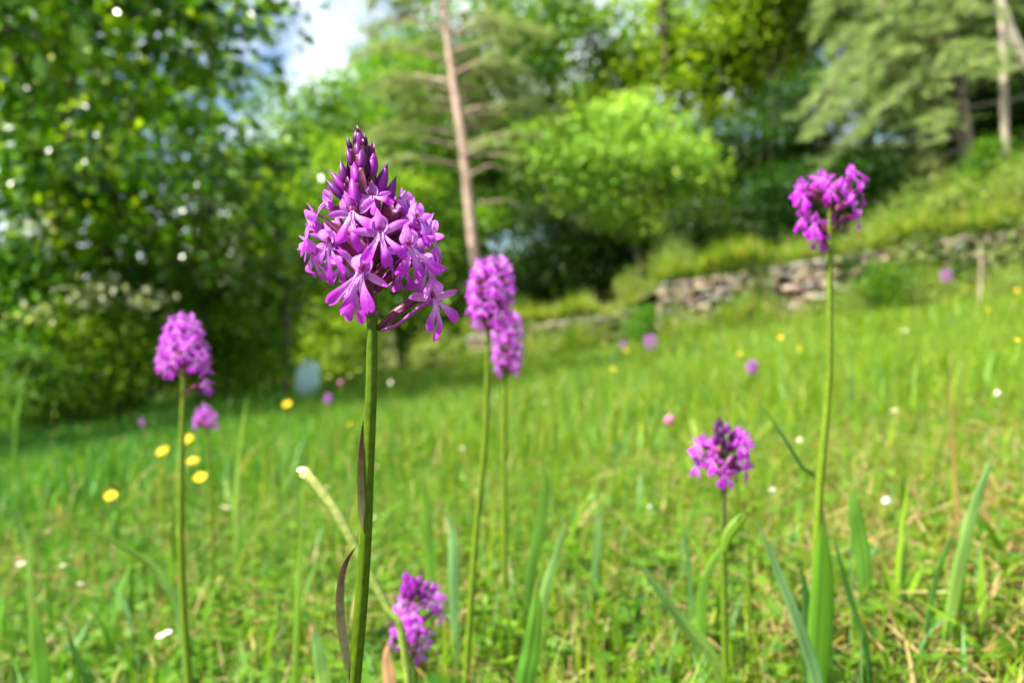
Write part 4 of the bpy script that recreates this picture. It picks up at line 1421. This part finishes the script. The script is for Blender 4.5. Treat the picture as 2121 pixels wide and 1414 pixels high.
def spike(cx, top, bot, wpx, d, n, seed, taper=0.45, budfrac=0.16, lean=0.0, shape='cone', budtone=(0, 1)):
    """spiral of flowers on a cone or egg between two pixel rows; returns flowers, buds"""
    r = random.Random(seed)
    fl, bd = [], []
    H = bot - top
    mm = F / d * 0.001            # px per mm
    for k in range(n):
        t = budfrac + (1 - budfrac) * (k + 0.5) / n
        a = k * 137.5 + r.uniform(-12, 12)
        az = (a + 180) % 360 - 180
        if shape == 'cone':
            prof = taper + (1 - taper) * min(1, t * 1.25)
        elif shape == 'egg':
            prof = math.sin(math.pi * min(0.94, 0.12 + 0.68 * t)) ** 0.7
        else:
            prof = 0.75 + 0.25 * math.sin(math.pi * t)
        R = max(wpx * 0.5 * prof - 3.0 * mm, 1.0 * mm)
        y = top + H * t + r.uniform(-0.02, 0.02) * H
        px = cx + lean * (t - 0.5) * H + R * math.sin(math.radians(az))
        dy = -R / F * d * math.cos(math.radians(az))
        fl.append((px, y - 1.0 * mm, dy, az * 0.85, 12 - 30 * t, r.uniform(-12, 12)))
    nb = max(4, int(n * 0.3))
    for k in range(nb):
        t = budfrac * 1.3 * (k + 0.4) / nb
        az = k * 137.5
        R = wpx * 0.5 * 0.42 * (0.25 + t / budfrac) * 0.8
        bd.append((cx + lean * (t - 0.5) * H + R * math.sin(math.radians(az)), top + H * t + 6.5 * mm, -R / F * d * math.cos(math.radians(az)), 0.0068, budtone[k % 2], 18 * math.sin(math.radians(az))))
    return fl, bd


# left orchid with a pyramid head
fl, bd = spike(378, 642, 768, 122, 0.55, 34, 4, taper=0.42, budfrac=0.17)
fl.append((427, 797, -0.004, 60, -6, 10))
far_orchid('pale pink-purple orchid with broad pyramid head at the left', [(374, 650), (377, 700), (381, 790), (378, 900), (375, 1100), (380, 1250), (392, 1414)], 0.55, fl, bd, 0.92, 1, 5.0)
fl, bd = spike(424, 830, 884, 62, 0.80, 12, 5, taper=0.3, budfrac=0.3)
far_orchid('small half-open purple orchid just below the pyramid-headed one', [(421, 834), (426, 870), (434, 960), (440, 1080)], 0.80, fl, bd, 0.75, 2, 3.6)
# the pair right of the main spike
fl, bd = spike(1018, 522, 672, 106, 0.52, 34, 8, taper=0.5, budfrac=0.14, shape='egg', lean=-0.05)
far_orchid('tall purple orchid with dense egg-shaped head, front one of the middle pair', [(1014, 530), (1014, 600), (1011, 680), (1009, 800), (1004, 920), (988, 1080), (972, 1300), (965, 1414)], 0.52, fl, bd, 0.9, 3, 4.2)
fl, bd = spike(1051, 640, 770, 74, 0.68, 34, 9, taper=0.6, budfrac=0.10, shape='cyl')
far_orchid('purple orchid with narrow cylindrical head, rear one of the middle pair', [(1050, 645), (1049, 700), (1046, 790), (1044, 900), (1045, 1050)], 0.68, fl, bd, 0.82, 4, 5.0)

# tall right orchid with an open, topless cluster
zo = lambda x, y: (1640 + x / 7.07, 330 + y / 7.07)
fl = [(*zo(130, 400), 0.0, -75, 8, 0), (*zo(170, 520), -0.004, -55, -10, 0), (*zo(160, 850), 0.0, -75, -10, 0), (*zo(345, 940), -0.006, -40, -12, -10), (*zo(400, 1150), 0.0, -40, -45, 0),
      (*zo(440, 280), 0.0, -12, 25, 0), (*zo(545, 440), -0.010, 2, 0, 0), (*zo(870, 260), -0.003, 45, 22, 10), (*zo(930, 200), 0.003, 60, 35, 0),
      (*zo(1000, 470), 0.0, 68, -5, 10), (*zo(870, 640), -0.006, 50, -5, 0), (*zo(960, 850), 0.0, 65, -14, 10), (*zo(740, 400), -0.004, 30, 8, 0)]
far_orchid('tall orchid with an open magenta cluster and bare top at the right', [(*zo(545, 420),), (*zo(545, 700),), (*zo(555, 1100),), (1718, 560), (1719, 700), (1716, 800), (1708, 900), (1696, 1030), (1690, 1200), (1690, 1414)], 0.43, fl, [], 0.96, 5, 4.6, heads=vivid, leaf=[([(1703, 1078), (1706, 1180), (1700, 1300), (1694, 1400), (1690, 1500)], 54, (0.085, 0.22, 0.014), 0.5)])

# short dark-tipped orchid, lower right
z5 = lambda x, y: (1300 + x / 2.303, 800 + y / 2.303)
fl = [(*z5(350, 272), 0.0, -58, 25, 0), (*z5(405, 345), -0.006, -35, 0, -10), (*z5(332, 372), 0.0, -75, -8, 0), (*z5(462, 415), -0.010, -5, -12, 0), (*z5(560, 395), 0.0, 55, -14, 0), (*z5(560, 335), -0.004, 50, 2, 0),
      (*z5(530, 285), -0.004, 30, 10, 0), (*z5(545, 235), 0.003, 40, 30, 0), (*z5(520, 240), 0.006, 120, 10, 0), (*z5(400, 290), 0.008, -140, 5, 0), (*z5(500, 370), 0.009, 170, 0, 0)]
bd = [(*z5(440, 205), -0.001, 0.0085, 2, -8), (*z5(465, 225), -0.003, 0.0085, 1, 12), (*z5(445, 250), -0.004, 0.0085, 2, 0), (*z5(430, 225), 0.002, 0.008, 1, -14), (*z5(490, 250), -0.002, 0.008, 1, 25), (*z5(455, 285), -0.005, 0.0085, 2, 4), (*z5(425, 280), -0.003, 0.008, 1, -15), (*z5(470, 310), -0.005, 0.009, 2, 6)]
far_orchid('short magenta orchid with a dark purple bud tip at the lower right', [(*z5(438, 165),), (*z5(455, 330),), (*z5(460, 470),), (1497, 1100), (1500, 1250), (1503, 1414)], 0.45, fl, bd, 1.0, 6, 4.0, heads=vivid, stemc=((0.045, 0.02, 0.03), (0.09, 0.15, 0.012)), leaf=[([(1556, 1053), (1530, 1080), (1508, 1108), (1498, 1140)], 27, (0.13, 0.25, 0.015), 0.5)])

# low orchid at the bottom, right of the main stem
z6 = lambda x, y: (780 + x / 6.43, 1150 + y / 6.43)
fl = [(*z6(330, 620), 0.0, -50, 10, 0), (*z6(390, 790), -0.005, -20, 0, 0), (*z6(505, 740), -0.008, 2, 0, 0), (*z6(300, 900), -0.002, -55, -4, 0), (*z6(455, 980), -0.008, 4, -6, 0), (*z6(530, 880), -0.008, 14, 0, 0), (*z6(215, 1050), 0.0, -75, -12, 0),
      (*z6(660, 1060), -0.003, 35, -10, 0), (*z6(850, 750), 0.0, 60, 4, 0), (*z6(780, 470), 0.0, 50, 30, 0), (*z6(720, 590), -0.003, 40, 10, 0), (*z6(350, 1150), -0.003, -28, -25, 0), (*z6(590, 1270), 0.0, 20, -35, 0), (*z6(260, 760), 0.005, -80, 0, 0), (*z6(450, 650), 0.006, -160, 10, 0)]
bd = [(*z6(420, 390), -0.002, 0.010, 0, -8), (*z6(540, 420), -0.001, 0.009, 0, 14), (*z6(470, 430), -0.004, 0.009, 0, 0), (*z6(620, 480), -0.001, 0.009, 0, 22), (*z6(720, 500), 0.0, 0.008, 0, 30), (*z6(400, 500), -0.004, 0.009, 0, -12), (*z6(510, 540), -0.006, 0.010, 1, 4), (*z6(380, 560), -0.003, 0.009, 0, -20), (*z6(600, 580), -0.004, 0.009, 0, 12), (*z6(450, 600), -0.006, 0.009, 1, 0)]
far_orchid('low pink-purple orchid sunk in the grass right of the main stem', [(*z6(450, 300),), (*z6(490, 600),), (*z6(560, 900),), (*z6(470, 1200),), (842, 1414)], 0.46, fl, bd, 0.92, 7, 3.6)

small = [
    (1557, 742, 772, 26, 1.25, 10, 'small round purple orchid head left of the tall right stem'),
    (1348, 688, 720, 28, 1.9, 14, 'small distant purple orchid before the gap between the stone walls'),
    (1960, 552, 582, 24, 2.2, 12, 'small distant purple orchid against the long wall at the right edge'),
    (1291, 702, 720, 16, 3.0, 10, 'tiny pinkish orchid left of the small distant one by the walls'),
    (679, 812, 834, 18, 2.3, 10, 'tiny purple orchid just right of the pale blue container'),
    (294, 864, 880, 12, 2.5, 10, 'tiny dark purple orchid in the shade left of the pyramid-headed one'),
]
for k, (px, t_, b_, w, d, n, lb) in enumerate(small):
    fl, bd = spike(px, t_, b_, w, d, n, 40 + k, taper=0.5, budfrac=0.25, shape='egg')
    sc_ = 0.8 * min(1.0, w / F * d * 1000 / 22)
    far_orchid(lb, [(px, t_ + 2), (px, b_), (px + 2, b_ + 60 / d)], d, fl, bd, sc_, 60 + k, 3.2, ovaries=False)


# ------------------------------------------------------------------ small meadow flowers
def head_d(px, py, h):
    q = (py - CY) / F - 0.0125 + 0.13 * (px - CX) / F
    return (CAM_Z - h) / q


def buttercup_head():
    parts = []
    for k in range(5):
        a = k * 2 * math.pi / 5
        d = np.array([math.cos(a), math.sin(a), 0])
        s = np.array([-math.sin(a), math.cos(a), 0])
        v_, f_, t, u_ = sheet([d * 0.08, d * 0.5 + np.array([0, 0, 0.10]), d * 0.95 + np.array([0, 0, 0.42])], s, 0.95, 5, 6, 0.4, 0.02, leafp(0.65, 0.35, 0.3), k)
        parts.append((v_, f_, mixc(np.array([0.70, 0.42, 0.01]), np.array([0.85, 0.60, 0.015]), t)))
    v_, f_ = ellipsoid((0, 0, 0.14), 0.2, 0.2, 0.16)
    parts.append((v_, f_, np.array([0.55, 0.38, 0.02])))
    return mesh('flower_head', *(lambda a: (a[0], a[1], M_HERB, a[2]))(join(parts)))


def daisy_heads():
    rays = []
    for k in range(14):
        a = k * 2 * math.pi / 14
        d = np.array([math.cos(a), math.sin(a), 0])
        s = np.array([-math.sin(a), math.cos(a), 0])
        v_, f_, t, u_ = sheet([d * 0.25, d * 0.6 + np.array([0, 0, 0.12]), d * 1.0 + np.array([0, 0, 0.05 + 0.04 * (k % 3)])], s, 0.36, 3, 5, 0.2, 0.02, leafp(0.6, 0.3, 0.5), k)
        rays.append((v_, f_, np.array([0.70, 0.69, 0.64])))
    v_, f_ = ellipsoid((0, 0, 0.06), 0.33, 0.33, 0.18)
    disc = mesh('disc', v_, f_, M_HERB, np.array([0.72, 0.45, 0.02]))
    return mesh('flower_head', *(lambda a: (a[0], a[1], M_HERB, a[2]))(join(rays))), disc


BUTTER = buttercup_head()
DAISY, DISC = daisy_heads()
v_, f_ = ellipsoid((0, 0, 0.5), 0.5, 0.5, 0.55, 10, 8)
rngc = np.random.default_rng(5)
v_ = v_ * (1 + rngc.normal(0, 0.06, (len(v_), 1)))
CLOVER = mesh('flower_head', v_, f_, M_HERB, np.array([0.50, 0.16, 0.28]))
v_, f_ = ellipsoid((0, 0, 0.5), 0.5, 0.5, 0.5, 10, 8)
v_ = v_ * (1 + rngc.normal(0, 0.08, (len(v_), 1)))
WHITE = mesh('flower_head', v_, f_, M_HERB, np.array([0.72, 0.68, 0.58]))
flower_rng = random.Random(9)


def meadow_flower(name, label, cat, head, px, py, h, size_px, group, d=None, face=0.5, stemc=(0.10, 0.20, 0.02)):
    d = d or head_d(px, py, h)
    p = at(px, py, d)
    g = Vector((p.x + flower_rng.uniform(-0.012, 0.012), p.y + flower_rng.uniform(-0.01, 0.02), 0))
    g.z = gz(g.x, g.y) - 0.003
    root = empty(name, g)
    tag(root, label, cat, group)
    r = size_px / F * d / 2
    tv, tf = tube(spline([tuple(g), tuple((g * 0.45 + p * 0.55) + Vector((flower_rng.uniform(-0.006, 0.006), 0, 0))), tuple(p - Vector((0, 0, r * 0.1)))], 7), max(0.0006, r * 0.09), 5)
    child_world('stem', root, (tv, tf), M_STEM, np.array(stemc))
    m = Matrix.Translation(p) @ Matrix.Rotation(face + flower_rng.uniform(-0.2, 0.2), 4, 'X') @ Matrix.Rotation(flower_rng.uniform(-0.3, 0.3), 4, 'Y') @ Matrix.Rotation(flower_rng.random() * 6, 4, 'Z') @ Matrix.Scale(r, 4)
    link('flower_head', head, root, m)
    if head is DAISY:
        link('disc', DISC, root, m)


YG, WG = 'yellow buttercups in the meadow', 'small white flowers in the meadow'
yel = [
    (390, 911, 26, .15, 'buttercup right beside the pyramid-headed left orchid stem, topmost of four'), (338, 936, 28, .14, 'buttercup left of the pyramid-headed left orchid stem'),
    (400, 956, 26, .13, 'buttercup right of the left orchid stem, third of four from top'), (415, 990, 29, .12, 'buttercup right of the left orchid stem, lowest of the four'),
    (230, 1028, 29, .12, 'lone buttercup far left, lower than the four by the orchid stem'), (595, 838, 20, .13, 'buttercup left of the pale blue container'),
    (1270, 765, 16, .16, 'buttercup below the low stone wall, between the middle pair and small orchid'), (1297, 727, 18, .20, 'buttercup under the tiny pinkish orchid'),
    (1617, 700, 20, .2, 'buttercup left of the tall right stem, in front of the long wall'), (1656, 722, 16, .17, 'buttercup nearest the tall right stem on its left side'), (1532, 733, 15, .16, 'buttercup above and left of the small round orchid'),
    (1955, 622, 13, .2, 'small buttercup under the distant orchid at the right edge'), (2106, 602, 19, .2, 'buttercup at the right picture edge, upper of two'),
    (2107, 705, 19, .2, 'buttercup at the right picture edge, lower of two'), (2046, 642, 12, .2, 'small buttercup between the dry stalk and the right edge'), (728, 880, 14, .1, 'faint buttercup just left of the main stem'),
    
]
for px, py, s, h, lb in yel:
    s = s * (0.52 if px > 1100 else 0.92)
    q = (py - CY) / F - 0.0125 + 0.13 * (px - CX) / F
    d = (CAM_Z - h) / q if q > 0.012 else 0.02 / (s / F)
    d = min(max(d, 0.6), 0.030 / (s / F))
    x_ = (px - CX) / F * d
    meadow_flower('buttercup', lb, 'flower', BUTTER, px, py, h, s, YG, d)
wht = [
    (340, 1313, 46, .09, 1, 'largest white daisy, at the lower left'), (672, 1009, 26, .07, 1, 'white daisy behind the bent pale stalk'), (466, 1050, 26, .06, 1, 'white daisy left of a smaller one, below the left buttercups'),
    (489, 1050, 16, .06, 0, 'small white flower touching the daisy below the left buttercups'), (101, 1100, 22, .06, 1, 'white daisy at the left, left of the lone buttercup'), (43, 1167, 24, .06, 1, 'white daisy nearest the left edge'),
    (132, 1170, 20, .06, 1, 'white daisy at the left, right of the one nearest the edge'), (165, 1209, 18, .05, 1, 'lowest of three small white daisies at the left'), (780, 966, 17, .07, 1, 'white daisy touching the main stem on its right'),
    (1213, 1068, 22, .07, 1, 'white daisy in the middle of the lower meadow'), (1346, 1052, 18, .06, 0, 'small white flower left of the short dark-tipped orchid'), (1045, 1003, 17, .06, 1, 'white daisy between the two stems of the middle pair'),
    (880, 1083, 20, .05, 0, 'dull white flower right of the main stem'), (990, 1017, 15, .06, 1, 'white daisy left of the front stem of the middle pair'), (523, 933, 18, .06, 0, 'faint white flower left of the main stem at mid height'),
    (958, 932, 18, .06, 0, 'faint white flower left of the middle pair stems'), (1835, 1046, 44, .05, 0, 'large cream flower head right of the tall right stem'), (2068, 820, 30, .1, 0, 'cream flower head at the right edge of the meadow'),
    (1852, 850, 22, .07, 1, 'white daisy right of the tall right stem'), (1655, 916, 26, .06, 0, 'cream flower head just left of the tall right stem'), (1600, 1014, 20, .06, 1, 'white daisy right of the short dark-tipped orchid'),
    (775, 1075, 18, .05, 0, 'faint white flower touching the main stem, lower right'), (810, 797, 22, .12, 0, 'pale flower far off, right of the main stem'), (1875, 685, 15, .14, 1, 'tiny white daisy in front of the long wall'),
    (1130, 838, 14, .08, 0, 'faint whitish flower right of the rear orchid of the pair'), (1460, 560, 1, .1, 0, None),
]
for px, py, s, h, kind_, lb in wht:
    if lb is None:
        continue
    q = (py - CY) / F - 0.0125 + 0.13 * (px - CX) / F
    d = (CAM_Z - h) / q if q > 0.012 else 0.02 / (s / F)
    d = min(max(d, 0.4), 0.030 / (s / F))
    meadow_flower('daisy' if kind_ else 'white_flower', lb, 'flower', DAISY if kind_ else WHITE, px, py, h, s * (0.74 if kind_ else 0.7), WG, d, -0.05)
meadow_flower('clover_flower', 'pink clover head left of the short dark-tipped orchid', 'flower', CLOVER, 1382, 878, .08, 44, 'pink clover heads', None)
meadow_flower('clover_flower', 'pinkish clover head right of the pale blue container', 'flower', CLOVER, 705, 797, .12, 22, 'pink clover heads', 2.4)


# ------------------------------------------------------------------ single leaves and stalks one can pick out in the foreground
def blade(label, pl, d, wpx, c0, c1=None, cup=0.5, peak=0.35, cat='grass blade', name='grass_blade', dd=0.0, root_it=True):
    """pl: pixel polyline from tip to foot"""
    P = [at(a, b_, d + dd * (i_ / max(1, len(pl) - 1))) for i_, (a, b_) in enumerate(pl)][::-1]
    if root_it:
        p = P[0].copy()
        p.z = gz(p.x, p.y) - 0.004
        if P[0].z > p.z + 0.006:
            dr = (P[0] - P[1])
            p.x += dr.x * min(1.0, (P[0].z - p.z) / max(abs(dr.z), 1e-4)) * 0.8
            p.z = gz(p.x, p.y) - 0.004
            P.insert(0, p)
        else:
            P[0].z = min(P[0].z, p.z + 0.004)
    root = empty(name, P[0])
    tag(root, label, cat)
    ax = np.array(tuple(P[-1] - P[0]))
    side = np.cross(ax, (0, 1, 0))
    side = side / np.linalg.norm(side) + np.array([0, 0.35, 0])
    c0 = np.array(c0)
    c1 = np.array(c1) if c1 is not None else c0 * 1.25
    v_, f_, t, u_ = sheet([tuple(p_) for p_ in P], side, wpx / F * d, 11, 20, cup, 0.03, leafp(peak, 0.0, 0.55), int(abs(pl[0][0])))
    rb = np.random.default_rng(int(pl[0][0] * 7 + pl[0][1]))
    cc = mixc(c0, c1, t)
    stripe = np.tile(0.82 + 0.36 * rb.random(11), 20)
    blotch = 1 + 0.16 * np.sin(t * (9 + 8 * rb.random()) + 6 * rb.random() + u_)
    cc = cc * (stripe * blotch * (1 - 0.45 * np.exp(-(u_ / 0.12) ** 2)))[:, None]
    k_ = np.clip((t - 0.86) / 0.14, 0, 1)[:, None] * rb.random()
    cc = cc * (1 - k_) + np.array([0.26, 0.20, 0.07]) * k_
    child_world('leaf', root, (v_, f_), M_GRASS, cc)
    return root


GD, GM, GL, GB = (0.05, 0.13, 0.016), (0.10, 0.22, 0.022), (0.20, 0.33, 0.05), (0.10, 0.22, 0.075)
blade('long blue-green blade slanting to the foot of the tall right orchid', [(1568, 1078), (1610, 1180), (1660, 1310), (1695, 1430)], 0.40, 27, GB, (0.16, 0.30, 0.12))
blade('dark narrow blade just right of the broad leaf on the tall right orchid', [(1722, 1086), (1745, 1180), (1775, 1280), (1795, 1345)], 0.45, 15, (0.04, 0.12, 0.02))
blade('short dark blade left of the broad leaf on the tall right orchid', [(1652, 1158), (1668, 1220), (1668, 1330), (1672, 1420)], 0.45, 22, (0.035, 0.10, 0.016))
blade('thin dark blade slanting down to the tall right stem', [(1562, 815), (1610, 885), (1660, 965), (1700, 1040)], 0.45, 10, (0.06, 0.14, 0.03))
blade('light blade arching down left to the foot of the short dark-tipped orchid', [(1318, 1160), (1370, 1230), (1430, 1310), (1485, 1380)], 0.46, 30, GL, GB)
blade('wide translucent leaf behind the short dark-tipped orchid stem', [(1505, 1120), (1478, 1160), (1455, 1230), (1450, 1330)], 0.50, 24, GM, GM)
blade('tall pale blade leaning right in the lower right meadow', [(2062, 930), (2022, 1040), (1990, 1160), (1945, 1414)], 0.50, 26, GL, GB)
blade('dark thin blade left of the tall pale one, lower right', [(1878, 1110), (1870, 1190), (1882, 1290), (1898, 1350)], 0.55, 13, (0.035, 0.11, 0.016))
blade('thin dark blade crossing the lower right straw', [(1985, 1085), (1955, 1150), (1930, 1240), (1905, 1414)], 0.50, 13, GD)
blade('upright spoon-shaped leaf right of the tall right stem', [(1770, 1000), (1768, 1040), (1778, 1100), (1790, 1180)], 0.55, 34, (0.09, 0.21, 0.025))
blade('dark broad leaf standing at the bottom centre', [(1112, 1195), (1108, 1270), (1098, 1350), (1085, 1430)], 0.42, 44, (0.05, 0.16, 0.016), GM)
blade('dark blade above the broad bottom-centre leaf', [(1122, 948), (1130, 1010), (1118, 1090), (1100, 1180)], 0.62, 26, GD, GM)
blade('pale bent blade right of the broad bottom-centre leaf', [(1172, 1075), (1155, 1140), (1130, 1220), (1115, 1320)], 0.55, 24, GL, GB)
blade('pale bluish blade left of the front stem of the middle pair', [(918, 1050), (935, 1090), (938, 1140), (940, 1240)], 0.60, 26, GB, (0.2, 0.36, 0.13))
blade('green blade standing between main stem and middle pair', [(878, 985), (880, 1030), (885, 1090), (890, 1180)], 0.68, 24, GM, GM)
blade('light blade at the bottom edge left of the main stem', [(650, 1285), (655, 1330), (662, 1380), (668, 1440)], 0.45, 40, GL, GB)
blade('wide dark blade at the bottom left corner', [(66, 1235), (72, 1300), (78, 1360), (82, 1440)], 0.42, 52, (0.06, 0.18, 0.016), GM)
blade('dark blade at the bottom, right of the corner one', [(140, 1305), (152, 1350), (168, 1390), (180, 1440)], 0.46, 34, (0.035, 0.12, 0.016), GD)
blade('long pale blade lying across the left foreground', [(150, 1080), (230, 1120), (310, 1170), (345, 1215), (372, 1275)], 0.58, 24, GB, GL)
blade('pale curved blade at the left edge', [(0, 1055), (30, 1070), (50, 1110), (60, 1180)], 0.70, 18, GL, GB)
blade('thin pale upright stalk left of the main spike, over the shade', [(512, 815), (500, 900), (490, 1000), (488, 1120)], 0.95, 10, GL, GL)
blade('upright green stalk-like blade left of the bent pale stalk', [(630, 985), (625, 1080), (618, 1200), (610, 1414)], 0.46, 16, (0.13, 0.25, 0.025), (0.16, 0.28, 0.03))
blade('thin blade rising past the tiny flowers at the left edge', [(62, 745), (48, 790), (38, 840), (30, 900)], 1.6, 9, GM)
blade('thin orange-brown dry stem at the right of the meadow', [(1972, 700), (1970, 850), (1975, 950), (1985, 1080)], 0.75, 8, (0.30, 0.20, 0.07), (0.34, 0.22, 0.08), name='dry_stalk', cat='dry stalk')

# the bent pale stalk with its cut end
P = [tuple(at(a, b_, 0.33)) for a, b_ in ((628, 976), (660, 1012), (700, 1068), (735, 1130), (772, 1200), (805, 1265), (840, 1360))]
g = Vector(P[-1]) + Vector((0.012, 0, 0))
g.z = gz(g.x, g.y) - 0.003
P.append(tuple(g))
root = empty('bent_stalk', g)
tag(root, 'bent pale yellow-green stalk with a cut end, crossing behind the main stem', 'stalk')
q = spline(P, 24)
tv, tf = tube(q, np.linspace(0.0023, 0.0016, 24), 9)
child_world('stalk', root, (tv, tf), M_STEM, mixc(np.array([0.42, 0.46, 0.14]), np.array([0.18, 0.27, 0.04]), np.repeat(np.linspace(0, 1, 24) ** 0.7, 9)))
v_, f_ = ellipsoid(tuple(at(627, 974, 0.33)), 0.0026, 0.0024, 0.0015, 10, 5)
child_world('cut_end', root, (v_, f_), M_HERB, np.array([0.72, 0.70, 0.45]))

# brown withered leaf beside the low orchid
blade('withered reddish-brown leaf left of the low orchid at the bottom', [(805, 1330), (800, 1360), (803, 1390), (806, 1430)], 0.47, 34, (0.42, 0.24, 0.13), (0.50, 0.28, 0.16), name='withered_leaf', cat='leaf')
